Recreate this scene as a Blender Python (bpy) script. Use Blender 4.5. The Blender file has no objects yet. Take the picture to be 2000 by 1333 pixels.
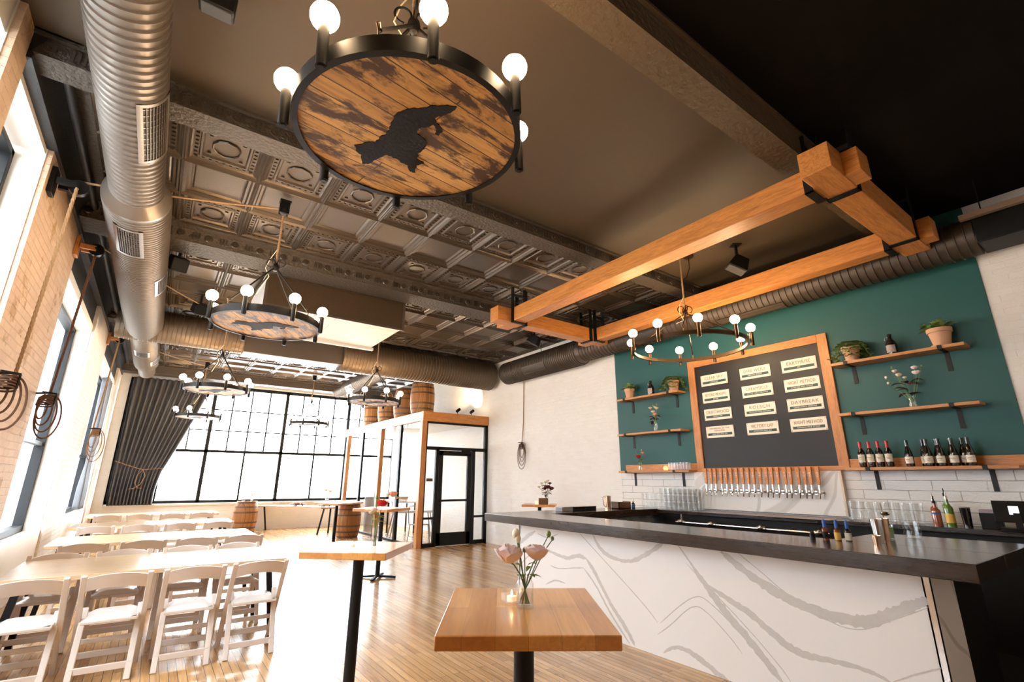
import bpy, bmesh, math, random
from math import sin, cos, pi, radians
from mathutils import Vector, Matrix
random.seed(7)
C = bpy.context.scene
COL = C.collection
V = Vector

# ---------------------------------------------------------------- camera
cam = bpy.data.cameras.new('camera'); camo = bpy.data.objects.new('camera', cam); COL.objects.link(camo)
YAW, PITCH, ROLL, FPX, EYE = 0.622888667, 0.281344369, 0.00444820751, 937.608, 1.55
f_ = V((sin(YAW)*cos(PITCH), cos(YAW)*cos(PITCH), sin(PITCH)))
r_ = V((cos(YAW), -sin(YAW), 0)); u_ = r_.cross(f_)
r2 = r_*cos(ROLL)+u_*sin(ROLL); u2 = -r_*sin(ROLL)+u_*cos(ROLL)
camo.matrix_world = Matrix(((r2.x, u2.x, -f_.x, 0), (r2.y, u2.y, -f_.y, 0), (r2.z, u2.z, -f_.z, EYE), (0, 0, 0, 1)))
cam.sensor_width = 36; cam.lens = FPX/2000*36; cam.clip_start = .05; cam.clip_end = 300
C.camera = camo
# ---------------------------------------------------------------- view, world, light
C.view_settings.view_transform = 'Standard'; C.view_settings.look = 'None'
C.view_settings.gamma = 1; C.view_settings.exposure = 0.75
try: C.view_settings.use_curve_mapping = False
except Exception: pass
cy = C.cycles
cy.use_denoising = True; cy.max_bounces = 8; cy.diffuse_bounces = 4; cy.glossy_bounces = 3; cy.transmission_bounces = 6
cy.transparent_max_bounces = 12; cy.caustics_reflective = False; cy.caustics_refractive = False
cy.sample_clamp_indirect = 6; cy.sample_clamp_direct = 0
W = bpy.data.worlds.new('sky'); C.world = W; W.use_nodes = True
bg = W.node_tree.nodes['Background']; bg.inputs[0].default_value = (.90, .95, 1.0, 1); bg.inputs[1].default_value = 18.0
BULB = 72.0
def portal(name, loc, rot, sx, sy):
    l = bpy.data.lights.new(name, 'AREA'); l.shape = 'RECTANGLE'; l.size = sx; l.size_y = sy
    try: l.cycles.is_portal = True
    except Exception: pass
    o = bpy.data.objects.new(name, l); COL.objects.link(o); o.location = loc; o.rotation_euler = rot
portal('daylight_far', (3.1, 17.98, 2.65), (radians(-90), 0, 0), 8.2, 3.7)
portal('daylight_left_near', (-1.62, 4.0, 2.6), (0, radians(-90), 0), 3.6, 3.0)
portal('daylight_left_mid', (-1.62, 9.0, 2.4), (0, radians(-90), 0), 3.3, 3.2)
portal('daylight_left_back', (-1.62, 14.6, 2.4), (0, radians(-90), 0), 3.3, 4.0)

# ---------------------------------------------------------------- materials
def nt(name):
    m = bpy.data.materials.new(name); m.use_nodes = True
    return m, m.node_tree.nodes, m.node_tree.links, m.node_tree.nodes['Principled BSDF']
def coords(N, L, order='xyz', scale=(1, 1, 1), gen='Object'):
    tc = N.new('ShaderNodeTexCoord'); sp = N.new('ShaderNodeSeparateXYZ'); cb = N.new('ShaderNodeCombineXYZ')
    L.new(tc.outputs[gen], sp.inputs[0])
    for i, a in enumerate(order): L.new(sp.outputs['xyz'.index(a)], cb.inputs[i])
    mp = N.new('ShaderNodeMapping'); mp.inputs['Scale'].default_value = scale; L.new(cb.outputs[0], mp.inputs[0])
    return mp.outputs[0]
def noise(N, L, vec, scale, detail=4, rough=.5, dist=0):
    n = N.new('ShaderNodeTexNoise'); n.inputs['Scale'].default_value = scale; n.inputs['Detail'].default_value = detail
    n.inputs['Roughness'].default_value = rough; n.inputs['Distortion'].default_value = dist; L.new(vec, n.inputs['Vector']); return n.outputs['Fac']
def ramp(N, L, fac, stops):
    r = N.new('ShaderNodeValToRGB'); L.new(fac, r.inputs[0]); e = r.color_ramp.elements
    while len(e) < len(stops): e.new(.5)
    for i, (p, c) in enumerate(stops): e[i].position = p; e[i].color = (*c, 1) if len(c) == 3 else c
    return r.outputs[0]
def mix(N, L, fac, a, b, blend='MIX'):
    m = N.new('ShaderNodeMix'); m.data_type = 'RGBA'; m.blend_type = blend
    for i, s in ((0, fac), (6, a), (7, b)):
        if hasattr(s, 'is_linked') or isinstance(s, bpy.types.NodeSocket): L.new(s, m.inputs[i])
        elif i == 0: m.inputs[0].default_value = s
        else: m.inputs[i].default_value = (*s, 1)
    return m.outputs[2]
def bump(N, L, P, h, strength=.3, dist=.01, prev=None):
    b = N.new('ShaderNodeBump'); b.inputs['Strength'].default_value = strength; b.inputs['Distance'].default_value = dist
    L.new(h, b.inputs['Height'])
    if prev is not None: L.new(prev, b.inputs['Normal'])
    L.new(b.outputs[0], P.inputs['Normal']); return b.outputs[0]
def plain(name, col, rough=.5, metal=0, bmp=None, var=None, spec=None, coat=0, em=None):
    m, N, L, P = nt(name); P.inputs['Base Color'].default_value = (*col, 1); P.inputs['Roughness'].default_value = rough
    P.inputs['Metallic'].default_value = metal
    if spec is not None: P.inputs['Specular IOR Level'].default_value = spec
    if coat: P.inputs['Coat Weight'].default_value = coat; P.inputs['Coat Roughness'].default_value = .1
    if var or bmp: v = coords(N, L)
    if var: L.new(mix(N, L, noise(N, L, v, var[1], 5), col, var[0]), P.inputs['Base Color'])
    if bmp: bump(N, L, P, noise(N, L, v, bmp[0], 4), bmp[1], bmp[2] if len(bmp) > 2 else .01)
    if em: P.inputs['Emission Color'].default_value = (*em[0], 1); P.inputs['Emission Strength'].default_value = em[1]
    return m
def wood(name, c1, c2, axis='x', rough=.45, sc=1.0, coat=0.0, gen='Object'):
    m, N, L, P = nt(name); s = {'x': (1.2, 14, 14), 'y': (14, 1.2, 14), 'z': (14, 14, 1.2)}[axis]
    v = coords(N, L, 'xyz', tuple(q*sc for q in s), gen)
    g = noise(N, L, v, 1.6, 6, .6, 1.2); g2 = noise(N, L, v, 9, 3, .6)
    base = ramp(N, L, g, [(.3, c2), (.55, c1), (.8, tuple(min(1, q*1.12) for q in c1))])
    dk = ramp(N, L, g2, [(.42, (.72, .68, .62)), (.58, (1, 1, 1))])
    L.new(mix(N, L, .6, base, dk, 'MULTIPLY'), P.inputs['Base Color'])
    P.inputs['Roughness'].default_value = rough; P.inputs['Coat Weight'].default_value = coat; P.inputs['Coat Roughness'].default_value = .15
    bump(N, L, P, g2, .12, .003); return m
def plank(name, c1, c2, order, w, l, gapc, rough=.4, gap=.002, coat=0, stain=None, grain=1.0, var=.5):
    """planks of width w, length l; first letter of order runs along the plank"""
    m, N, L, P = nt(name); v = coords(N, L, order)
    b = N.new('ShaderNodeTexBrick'); b.offset = .37; b.offset_frequency = 2; b.squash = 1
    b.inputs['Color1'].default_value = (*c1, 1); b.inputs['Color2'].default_value = (*c2, 1); b.inputs['Mortar'].default_value = (*gapc, 1)
    b.inputs['Scale'].default_value = 1; b.inputs['Brick Width'].default_value = l; b.inputs['Row Height'].default_value = w
    b.inputs['Mortar Size'].default_value = gap; b.inputs['Mortar Smooth'].default_value = .1; b.inputs['Bias'].default_value = 0
    L.new(v, b.inputs['Vector'])
    v2 = coords(N, L, order, (1.5*grain, 22*grain, 22*grain)); g = noise(N, L, v2, 1.5, 6, .65, 1.0)
    gr = ramp(N, L, g, [(.3, (.55, .5, .45)), (.6, (1, 1, 1))])
    col = mix(N, L, var, b.outputs['Color'], gr, 'MULTIPLY')
    if stain:
        s = noise(N, L, coords(N, L, order, (.6, 1.6, 1)), stain[1], 7, .7, .4)
        col = mix(N, L, ramp(N, L, s, [(stain[2], (0, 0, 0)), (stain[2]+.09, (1, 1, 1))]), col, stain[0])
    L.new(col, P.inputs['Base Color']); P.inputs['Roughness'].default_value = rough
    P.inputs['Coat Weight'].default_value = coat; P.inputs['Coat Roughness'].default_value = .12
    inv = N.new('ShaderNodeMath'); inv.operation = 'SUBTRACT'; inv.inputs[0].default_value = 1; L.new(b.outputs['Fac'], inv.inputs[1])
    bb = bump(N, L, P, inv.outputs[0], .5, .003); bump(N, L, P, g, .1, .003, bb); return m
def brick(name, c1, c2, order='yzx', gapc=None, bw=.215, bh=.075, rough=.8, strength=.7, rot=0, patch=None):
    m, N, L, P = nt(name); v = coords(N, L, order)
    wv = N.new('ShaderNodeTexNoise'); wv.inputs['Scale'].default_value = 3; L.new(v, wv.inputs['Vector'])
    b = N.new('ShaderNodeTexBrick'); b.offset = .5
    b.inputs['Color1'].default_value = (*c1, 1); b.inputs['Color2'].default_value = (*c2, 1); b.inputs['Mortar'].default_value = (*(gapc or c2), 1)
    b.inputs['Scale'].default_value = 1; b.inputs['Brick Width'].default_value = bw; b.inputs['Row Height'].default_value = bh
    b.inputs['Mortar Size'].default_value = .006; b.inputs['Mortar Smooth'].default_value = .5
    va = N.new('ShaderNodeMix'); va.data_type = 'VECTOR'; va.inputs[0].default_value = .02
    L.new(v, va.inputs[4]); L.new(wv.outputs['Color'], va.inputs[5]); L.new(va.outputs[1], b.inputs['Vector'])
    n1 = noise(N, L, v, 3.2, 6, .65); n2 = noise(N, L, v, 40, 4, .7)
    col = mix(N, L, ramp(N, L, n1, [(.4, (0, 0, 0)), (.75, (.8, .8, .8))]), b.outputs['Color'], c2)
    if patch: col = mix(N, L, ramp(N, L, noise(N, L, v, patch[1], 6, .7), [(patch[2], (0, 0, 0)), (patch[2]+.05, (1, 1, 1))]), col, patch[0])
    L.new(col, P.inputs['Base Color']); P.inputs['Roughness'].default_value = rough
    inv = N.new('ShaderNodeMath'); inv.operation = 'SUBTRACT'; inv.inputs[0].default_value = 1; L.new(b.outputs['Fac'], inv.inputs[1])
    b1 = bump(N, L, P, inv.outputs[0], strength, .012); b2 = bump(N, L, P, n2, .5, .008, b1); bump(N, L, P, n1, .5, .03, b2); return m
def marble(name, order='yzx'):
    m, N, L, P = nt(name); v = coords(N, L, order)
    def vein(scale, rot, dist, lo, hi, col, base, dscale):
        mp = N.new('ShaderNodeMapping'); mp.inputs['Rotation'].default_value = (0, 0, rot); L.new(v, mp.inputs[0])
        w = N.new('ShaderNodeTexWave'); w.wave_type = 'BANDS'; w.inputs['Scale'].default_value = scale
        w.inputs['Distortion'].default_value = dist; w.inputs['Detail'].default_value = 3; w.inputs['Detail Scale'].default_value = dscale; w.inputs['Detail Roughness'].default_value = .55
        L.new(mp.outputs[0], w.inputs['Vector'])
        f = ramp(N, L, w.outputs['Fac'], [(lo, (0, 0, 0)), (hi, (1, 1, 1))])
        return mix(N, L, f, base, col)
    c = vein(.32, -.75, 7, .93, .96, (.66, .64, .615), (.84, .83, .82), .55)
    c = vein(.55, -.95, 9, .985, .995, (.6, .59, .57), c, .6)
    c = vein(.42, -.3, 8, .99, .997, (.64, .63, .61), c, .8)
    L.new(c, P.inputs['Base Color']); P.inputs['Roughness'].default_value = .35; return m
def glassy(name, tint=(1, 1, 1), f=.08, rough=.02, grz=.5):
    m = bpy.data.materials.new(name); m.use_nodes = True; N = m.node_tree.nodes; L = m.node_tree.links; N.remove(N['Principled BSDF'])
    t = N.new('ShaderNodeBsdfTransparent'); t.inputs[0].default_value = (*tint, 1); g = N.new('ShaderNodeBsdfGlossy'); g.inputs['Roughness'].default_value = rough
    lw = N.new('ShaderNodeLayerWeight'); lw.inputs[0].default_value = .5; pw = N.new('ShaderNodeMath'); pw.operation = 'POWER'; pw.inputs[1].default_value = 4.5; L.new(lw.outputs['Facing'], pw.inputs[0])
    ad = N.new('ShaderNodeMath'); ad.operation = 'MULTIPLY_ADD'; ad.inputs[1].default_value = grz; ad.inputs[2].default_value = f; L.new(pw.outputs[0], ad.inputs[0])
    cl = N.new('ShaderNodeClamp'); L.new(ad.outputs[0], cl.inputs[0]); mx = N.new('ShaderNodeMixShader'); L.new(cl.outputs[0], mx.inputs[0]); L.new(t.outputs[0], mx.inputs[1]); L.new(g.outputs[0], mx.inputs[2])
    L.new(mx.outputs[0], N['Material Output'].inputs[0]); return m
def emit(name, col, s):
    m = bpy.data.materials.new(name); m.use_nodes = True; N = m.node_tree.nodes; L = m.node_tree.links; N.remove(N['Principled BSDF'])
    e = N.new('ShaderNodeEmission'); e.inputs[0].default_value = (*col, 1); e.inputs[1].default_value = s; L.new(e.outputs[0], N['Material Output'].inputs[0]); return m

m_floor = plank('maple_floor', (.68, .40, .165), (.43, .225, .080), 'yxz', .062, 1.0, (.030, .018, .012), .25, .0021, .2, ((.085, .06, .048), 3.4, .63), var=.75)
m_white = plain('white_plaster', (.86, .85, .82), .7, bmp=(12, .25, .02), var=((.80, .78, .73), 3))
m_brickL = brick('peach_worn_brick', (.62, .42, .28), (.72, .53, .38), 'yzx', strength=1.0, patch=((.50, .30, .15), 1.9, .56))
m_brickW = brick('whitewashed_brick_left', (.80, .72, .64), (.84, .79, .73), 'yzx', strength=.9, patch=((.70, .56, .42), 1.7, .64))
m_brickR = brick('white_painted_brick', (.84, .82, .79), (.88, .865, .845), 'yzx', strength=.35)
m_brickF = brick('white_painted_brick_far', (.82, .80, .76), (.86, .84, .80), 'xzy', strength=.35)
m_tilew = brick('white_wall_tile', (.80, .78, .75), (.82, .80, .77), 'yzx', (.35, .34, .33), .45, .11, .18, .2)
m_green = plain('green_wall_paint', (.005, .082, .080), .55, bmp=(60, .1, .003))
m_ceil = plain('taupe_ceiling_paint', (.066, .043, .023), .6, bmp=(25, .12, .01))
m_ceild = plain('black_ceiling_bay', (.006, .0045, .0035), .8, spec=.1)  # near-black colour for the ceiling bay closest to the camera
m_tin = plain('pressed_tin_paint', (.092, .071, .053), .30, .5, bmp=(40, .25, .006))
m_beam = plain('textured_beam_plaster', (.062, .047, .034), .6, bmp=(30, .9, .03))
m_crown = plain('dark_crown_paint', (.014, .014, .015), .5, bmp=(30, .3, .01))
m_duct = plain('galvanised_duct_paint', (.185, .158, .135), .34, .5, bmp=(70, .12, .003))
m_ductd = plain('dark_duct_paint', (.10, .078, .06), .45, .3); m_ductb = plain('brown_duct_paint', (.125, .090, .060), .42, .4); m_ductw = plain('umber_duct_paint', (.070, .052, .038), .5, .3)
m_grille = plain('dark_grille', (.03, .028, .026), .6)
m_black = plain('black_metal', (.010, .009, .009), .45, .2, spec=.3)
m_blackp = plain('black_paint', (.0045, .0045, .005), .5, spec=.25)
m_frame = plain('black_window_frame', (.009, .010, .012), .5, .0, spec=.25)
m_bronze = plain('dark_bronze_metal', (.07, .040, .020), .3, .85)
m_rope = plain('jute_rope', (.36, .22, .11), .9, bmp=(300, .8, .004))
m_roped = plain('dark_weathered_rope', (.12, .06, .035), .9, bmp=(300, .8, .004))
m_oak = wood('orange_oak', (.66, .27, .068), (.46, .165, .036), 'y', .42)
m_oakx = wood('orange_oak_cross', (.66, .27, .068), (.46, .165, .036), 'x', .42)
m_oakz = wood('orange_oak_upright', (.60, .25, .07), (.40, .15, .04), 'z', .42)
m_shelf = wood('oak_shelf', (.62, .28, .09), (.46, .19, .055), 'y', .45)
m_pale = wood('pale_ash_tabletop', (.72, .52, .32), (.60, .42, .25), 'x', .28, coat=.3)
m_htop = plank('oak_block_tabletop', (.84, .41, .105), (.56, .215, .042), 'yxz', .105, 3.0, (.30, .13, .04), .28, .0006, .35, var=.45)
m_slab = wood('dark_stained_bar_top', (.040, .026, .020), (.022, .015, .012), 'y', .22, coat=.4)
m_slabx = wood('dark_stained_bar_return', (.040, .026, .020), (.022, .015, .012), 'x', .22, coat=.4)
m_slabw = plain('white_marble', (.92, .915, .91), .33, var=((.88, .875, .865), 2)); m_veinb = plain('marble_vein_beige', (.58, .56, .53), .4, var=((.66, .645, .62), 30)); m_veind = plain('marble_vein_grey', (.50, .49, .47), .4, var=((.70, .69, .67), 40))
m_marble = marble('veined_marble', 'yzx'); m_marblex = marble('veined_marble_end', 'xzy')
m_glass = glassy('window_glass', (.98, .99, .99), .02, .01, .35)
m_clear = glassy('clear_glassware', (.978, .985, .985), .06, .03, .7)
m_bulb = emit('bulb_glow', (1.0, .70, .40), BULB)
m_flame = emit('candle_flame', (1.0, .55, .2), 20)
m_spot = emit('spot_lens', (1, .8, .55), 60)
m_chair = plain('white_resin', (.68, .61, .56), .35, bmp=(50, .05, .003))
m_pad = plain('white_vinyl_pad', (.85, .84, .83), .3, bmp=(9, .5, .02))
m_stave = plank('barrel_stave_wood', (.56, .27, .075), (.33, .135, .035), 'zxy', .07, 3, (.10, .05, .02), .6, .003, 0, ((.12, .06, .03), 3.5, .62), var=.7)
m_hoop = plain('barrel_iron_hoop', (.10, .075, .06), .55, .6, var=((.18, .10, .06), 20))
m_head = plank('charred_barrelhead_boards', (.92, .52, .17), (.66, .32, .08), 'xyz', .085, 3, (.05, .025, .012), .5, .003, 0, ((.080, .034, .014), 5.5, .475), var=.8)
m_char = plain('charred_wood_emblem', (.014, .011, .010), .65, spec=.2, bmp=(60, 1, .004))
m_curt = plain('charcoal_curtain_fabric', (.085, .085, .092), .45, bmp=(200, .3, .002))
m_pot = plain('terracotta_pot', (.62, .36, .22), .8, bmp=(60, .2, .003))
m_leaf = plain('green_leaf', (.10, .22, .05), .5, var=((.30, .38, .10), 30)); m_leafd = plain('dark_red_leaf', (.10, .012, .014), .5)
m_stem = plain('green_stem', (.12, .22, .06), .5); m_pink = plain('pink_petal', (.94, .78, .74), .6); m_cream = plain('cream_petal', (.85, .76, .55), .6)
m_red = plain('red_petal', (.62, .01, .015), .5); m_peach = plain('peach_petal', (.85, .42, .26), .6)
m_soil = plain('potting_soil', (.05, .03, .02), .9)
m_wax = plain('candle_wax', (.85, .75, .6), .5, em=((1, .6, .3), .6))
m_steel = plain('polished_steel', (.72, .70, .68), .18, 1); m_copper = plain('copper_tumbler', (.80, .52, .36), .2, 1)
m_tapw = wood('tap_handle_wood', (.70, .27, .06), (.50, .17, .035), 'z', .35, 3)
m_board = plain('menu_board_black', (.012, .010, .009), .42, spec=.35, bmp=(5, .1, .01))
m_sign = plain('cream_sign_plate', (.80, .74, .64), .5); m_text = plain('sign_brown_lettering', (.30, .17, .10), .6); m_band = plain('sign_dark_green_band', (.02, .06, .05), .5)
m_btl = plain('dark_bottle_glass', (.012, .010, .010), .08, coat=.6); m_label = plain('cream_bottle_label', (.74, .68, .55), .6); m_foil = plain('red_foil', (.62, .02, .03), .35)
m_lblart = plain('multicolour_bottle_label', (.70, .62, .52), .6, var=((.10, .06, .08), 26)); m_greeng = plain('green_bottle_glass', (.10, .20, .02), .1, coat=.6); m_amber = plain('amber_bottle_glass', (.28, .06, .015), .1, coat=.6)
m_blue = plain('blue_label', (.02, .12, .45), .5); m_yel = plain('yellow_label', (.75, .45, .08), .5)
m_brown = wood('dark_brown_box_wood', (.16, .07, .03), (.10, .045, .02), 'x', .5); m_grey = plain('grey_plastic', (.30, .30, .33), .5)
m_purp = plain('mauve_napkin_paper', (.38, .30, .36), .7); m_screen = emit('card_reader_screen', (.75, .8, .95), 1.2)
m_hvw = plank('white_hvac_panel', (.80, .72, .66), (.78, .70, .64), 'xyz', .3, 9, (.25, .2, .17), .5, .004, var=.0)
m_hvd = plain('brown_mesh_grille', (.085, .052, .025), .6, .3, bmp=(160, .8, .01)); m_sil = plain('silver_straw', (.75, .72, .7), .3, .8)
m_out = plain('pale_pavement', (.55, .54, .52), .9); m_basket = plain('wicker', (.45, .33, .2), .8, bmp=(80, .8, .01)); m_bwhite = plain('white_painted_metal', (.8, .82, .86), .4)

# ---------------------------------------------------------------- mesh builder
class MB:
    def __init__(s): s.v = []; s.f = []; s.m = []; s.cur = 0; s.T = None
    def add(s, vs, fs):
        b = len(s.v)
        s.v += [tuple(s.T @ V(p)) if s.T else tuple(p) for p in vs]
        s.f += [[b+i for i in q] for q in fs]; s.m += [s.cur]*len(fs); return s
    def box(s, x0, x1, y0, y1, z0, z1):
        x0, x1 = sorted((x0, x1)); y0, y1 = sorted((y0, y1)); z0, z1 = sorted((z0, z1))
        return s.add([(x, y, z) for z in (z0, z1) for y in (y0, y1) for x in (x0, x1)],
                     [(0, 2, 3, 1), (4, 5, 7, 6), (0, 1, 5, 4), (2, 6, 7, 3), (0, 4, 6, 2), (1, 3, 7, 5)])
    def bar(s, p, q, w, h, up=(0, 0, 1)):
        p = V(p); q = V(q); d = (q-p).normalized(); u = V(up)
        if abs(d.dot(u)) > .98: u = V((0, 1, 0))
        a = d.cross(u).normalized(); b = a.cross(d).normalized()
        vs = [P_+a*sx*w/2+b*sz*h/2 for P_ in (p, q) for sx, sz in ((-1, -1), (1, -1), (1, 1), (-1, 1))]
        return s.add(vs, [(0, 3, 2, 1), (4, 5, 6, 7), (0, 1, 5, 4), (1, 2, 6, 5), (2, 3, 7, 6), (3, 0, 4, 7)])
    def cyl(s, p, q, r0, r1=None, n=16, cap=True):
        p = V(p); q = V(q); r1 = r0 if r1 is None else r1; d = (q-p).normalized()
        a = d.orthogonal().normalized(); b = d.cross(a)
        vs = [P_+(a*cos(2*pi*k/n)+b*sin(2*pi*k/n))*r for P_, r in ((p, r0), (q, r1)) for k in range(n)]
        fs = [(k, (k+1) % n, n+(k+1) % n, n+k) for k in range(n)]
        if cap: fs += [tuple(reversed(range(n))), tuple(range(n, 2*n))]
        return s.add(vs, fs)
    def tube(s, pts, r, n=8, closed=False):
        pts = [V(p) for p in pts]; m = len(pts); vs = []; fs = []; a = None
        for i, p in enumerate(pts):
            if closed: d = (pts[(i+1) % m]-pts[i-1]).normalized()
            else: d = (pts[min(i+1, m-1)]-pts[max(i-1, 0)]).normalized()
            if a is None: a = d.orthogonal().normalized()
            a = (a-d*a.dot(d))
            a = a.normalized() if a.length > 1e-5 else d.orthogonal().normalized()
            b = d.cross(a); rr = r[i] if isinstance(r, (list, tuple)) else r
            vs += [p+(a*cos(2*pi*k/n)+b*sin(2*pi*k/n))*rr for k in range(n)]
        for i in range(m if closed else m-1):
            j = (i+1) % m
            fs += [(i*n+k, i*n+(k+1) % n, j*n+(k+1) % n, j*n+k) for k in range(n)]
        if not closed: fs += [tuple(reversed(range(n))), tuple(range((m-1)*n, m*n))]
        return s.add(vs, fs)
    def lathe(s, prof, c=(0, 0, 0), n=24, closed=False, a0=0):
        vs = []; fs = []; m = len(prof)
        for r, z in prof: vs += [(c[0]+r*cos(2*pi*k/n+a0), c[1]+r*sin(2*pi*k/n+a0), c[2]+z) for k in range(n)]
        for i in range(m if closed else m-1):
            j = (i+1) % m
            fs += [(i*n+k, i*n+(k+1) % n, j*n+(k+1) % n, j*n+k) for k in range(n)]
        if not closed:
            if prof[0][0] > 1e-4: fs.append(tuple(reversed(range(n))))
            if prof[-1][0] > 1e-4: fs.append(tuple(range((m-1)*n, m*n)))
        return s.add(vs, fs)
    def prism(s, poly, axis, a, b):
        """poly of 2D points extruded along axis from a to b; 'x': (y,z), 'y': (x,z), 'z': (x,y)"""
        g = {'x': lambda p, t: (t, p[0], p[1]), 'y': lambda p, t: (p[0], t, p[1]), 'z': lambda p, t: (p[0], p[1], t)}[axis]
        n = len(poly); vs = [g(p, a) for p in poly]+[g(p, b) for p in poly]
        return s.add(vs, [(k, (k+1) % n, n+(k+1) % n, n+k) for k in range(n)]+[tuple(reversed(range(n))), tuple(range(n, 2*n))])
    def sphere(s, c, r, n=12, sz=1, m=8):
        return s.lathe([(max(1e-5, r*sin(pi*i/m)), -r*sz*cos(pi*i/m)) for i in range(m+1)], c, n)
    def leaf(s, p, d, l, w, droop=.3, cup=.15):
        p = V(p); d = V(d).normalized(); sd = d.cross(V((0, 0, 1)))
        sd = sd.normalized() if sd.length > 1e-3 else V((1, 0, 0)); up = sd.cross(d)
        vs = []
        for t, ww in ((0, .08), (.3, .8), (.6, 1), (.85, .6), (1, .03)):
            c = p+d*l*t-V((0, 0, 1))*droop*l*t*t
            vs += [c-sd*w*ww/2+up*cup*w*ww, c, c+sd*w*ww/2+up*cup*w*ww]
        return s.add(vs, [(3*i+j, 3*i+j+1, 3*i+j+4, 3*i+j+3) for i in range(4) for j in range(2)])
    def build(s, name, mats, parent=None, bevel=0, smooth=35, recalc=True):
        me = bpy.data.meshes.new(name); me.from_pydata(s.v, [], s.f)
        mats = mats if isinstance(mats, (list, tuple)) else [mats]
        for m in mats: me.materials.append(m)
        if len(mats) > 1: me.polygons.foreach_set('material_index', s.m)
        if recalc:
            bm = bmesh.new(); bm.from_mesh(me); bmesh.ops.recalc_face_normals(bm, faces=bm.faces); bm.to_mesh(me); bm.free()
        if smooth:
            me.shade_smooth(); me.set_sharp_from_angle(angle=radians(smooth))
        me.update()
        o = bpy.data.objects.new(name, me); COL.objects.link(o)
        if parent: o.parent = parent
        if bevel:
            b = o.modifiers.new('bevel', 'BEVEL'); b.width = bevel; b.segments = 2; b.limit_method = 'ANGLE'; b.angle_limit = radians(50)
        return o
def tag(o, label=None, cat=None, group=None, kind=None):
    if label: o['label'] = label
    if cat: o['category'] = cat
    if group: o['group'] = group
    if kind: o['kind'] = kind
    return o
def thing(name, label, cat, loc=(0, 0, 0), rz=0, group=None):
    o = bpy.data.objects.new(name, None); COL.objects.link(o); o.location = loc; o.rotation_euler = (0, 0, rz); o.empty_display_size = .1
    return tag(o, label, cat, group)
def st(o): return tag(o, kind='structure')
def dup(root, loc, rz=None, label=None, group=None):
    kids = {}
    for o in ALLK.get(root.name, []): pass
    def cp(o, par):
        c = o.copy(); COL.objects.link(c); c.parent = par
        for ch in list(o.children): cp(ch, c)
        return c
    r = cp(root, None); r.location = loc
    if rz is not None: r.rotation_euler = (0, 0, rz)
    if label: r['label'] = label
    if group: r['group'] = group
    return r
ALLK = {}
def B(*a): return MB().box(*a)
def text(name, body, size, mat, loc, rot, parent, ext=.0015, align='CENTER', sx=1):
    cu = bpy.data.curves.new(name, 'FONT'); cu.body = body; cu.size = size; cu.extrude = ext; cu.align_x = align; cu.align_y = 'CENTER'; cu.space_character = 1.12
    t = bpy.data.objects.new(name, cu); COL.objects.link(t)
    dg = bpy.context.evaluated_depsgraph_get(); me = bpy.data.meshes.new_from_object(t.evaluated_get(dg))
    bpy.data.objects.remove(t); me.materials.clear(); me.materials.append(mat)
    o = bpy.data.objects.new(name, me); COL.objects.link(o); o.parent = parent; o.location = loc; o.rotation_euler = rot; o.scale = (sx, 1, 1); return o

XL, XW, XR, YB, YF, ZC = -1.22, -1.45, 7.2, -3.0, 17.8, 4.65
# ================================================================ SETTING
st(B(-1.75, 7.5, YB-.1, 18.1, -.1, 0).build('floor', m_floor))
st(B(-30, 40, 18.1, 70, -.25, -.12).box(-30, -1.75, -10, 18.1, -.25, -.12).build('ground_outside', m_out))
st(B(-14, -9, -12, 40, -.2, 9).build('daylight_blocker', plain('daylight_blocker_grey', (.42, .43, .45), .9)))  # added block across the street, cuts daylight through the left windows
# left wall: piers, apron under the windows, head above
wl = MB()
PIERS = [(YB, 2.5), (3.95, 4.26), (5.46, 7.5), (10.52, 12.65), (16.5, 18.1)]
for a, b in PIERS:
    wl.cur = 0 if b < 8 else 3; wl.box(XL-.04, XL, a+.012, b-.012, 0, ZC)
    wl.cur = 1; wl.box(-1.75, XL-.04, a, b, 0, ZC)
GAPS = [(2.5, 3.95, 4.36), (4.26, 5.46, 4.36), (7.5, 10.52, 3.98), (12.65, 16.5, 3.98)]
for a, b, zt in GAPS:
    wl.cur = 1; wl.box(-1.75, XL-.03, a, b, 0, .78)
    wl.cur = 2 if zt < 4 else 1; wl.box(-1.75, XL-.05, a, b, zt, ZC)
    wl.cur = 1
    if zt < 4: wl.box(-1.75, XL-.03, a, b, zt-.05, zt+.06)
st(wl.build('wall_left', [m_brickL, m_white, m_crown, m_brickW]))
for i, (a, b, zt) in enumerate(GAPS):
    w = MB(); t = .055; z0 = .78; z1 = zt-(.07 if zt > 4 else .05); X0, X1 = XW-.12, XW
    w.box(X0, X1, a, a+t, z0, z1).box(X0, X1, b-t-.02, b, z0, z1).box(X0, X1, a, b, z0, z0+.09).box(X0, X1, a, b, z1-t, z1)
    if b-a > 2: w.box(X0+.02, X1-.02, (a+b)/2-.03, (a+b)/2+.03, z0, z1)
    w.box(X0+.02, X1-.02, a, b, 2.02, 2.08)
    o = st(w.build('window_%d' % (i+1), m_frame, bevel=.004))
    MB().box(XW-.075, XW-.068, a+.04, b-.04, z0+.04, z1-.04).build('pane', m_glass, o)
# right wall
st(B(XR, XR+.25, YB, 18.1, 0, ZC).build('wall_right', m_brickR))
st(B(XR-.012, XR, .97, 6.45, 1.70, ZC).build('wall_right_green_panel', m_green))
st(B(XR-.012, XR, YB, 6.45, 0, 1.70).build('wall_right_tiling', m_tilew))
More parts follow.
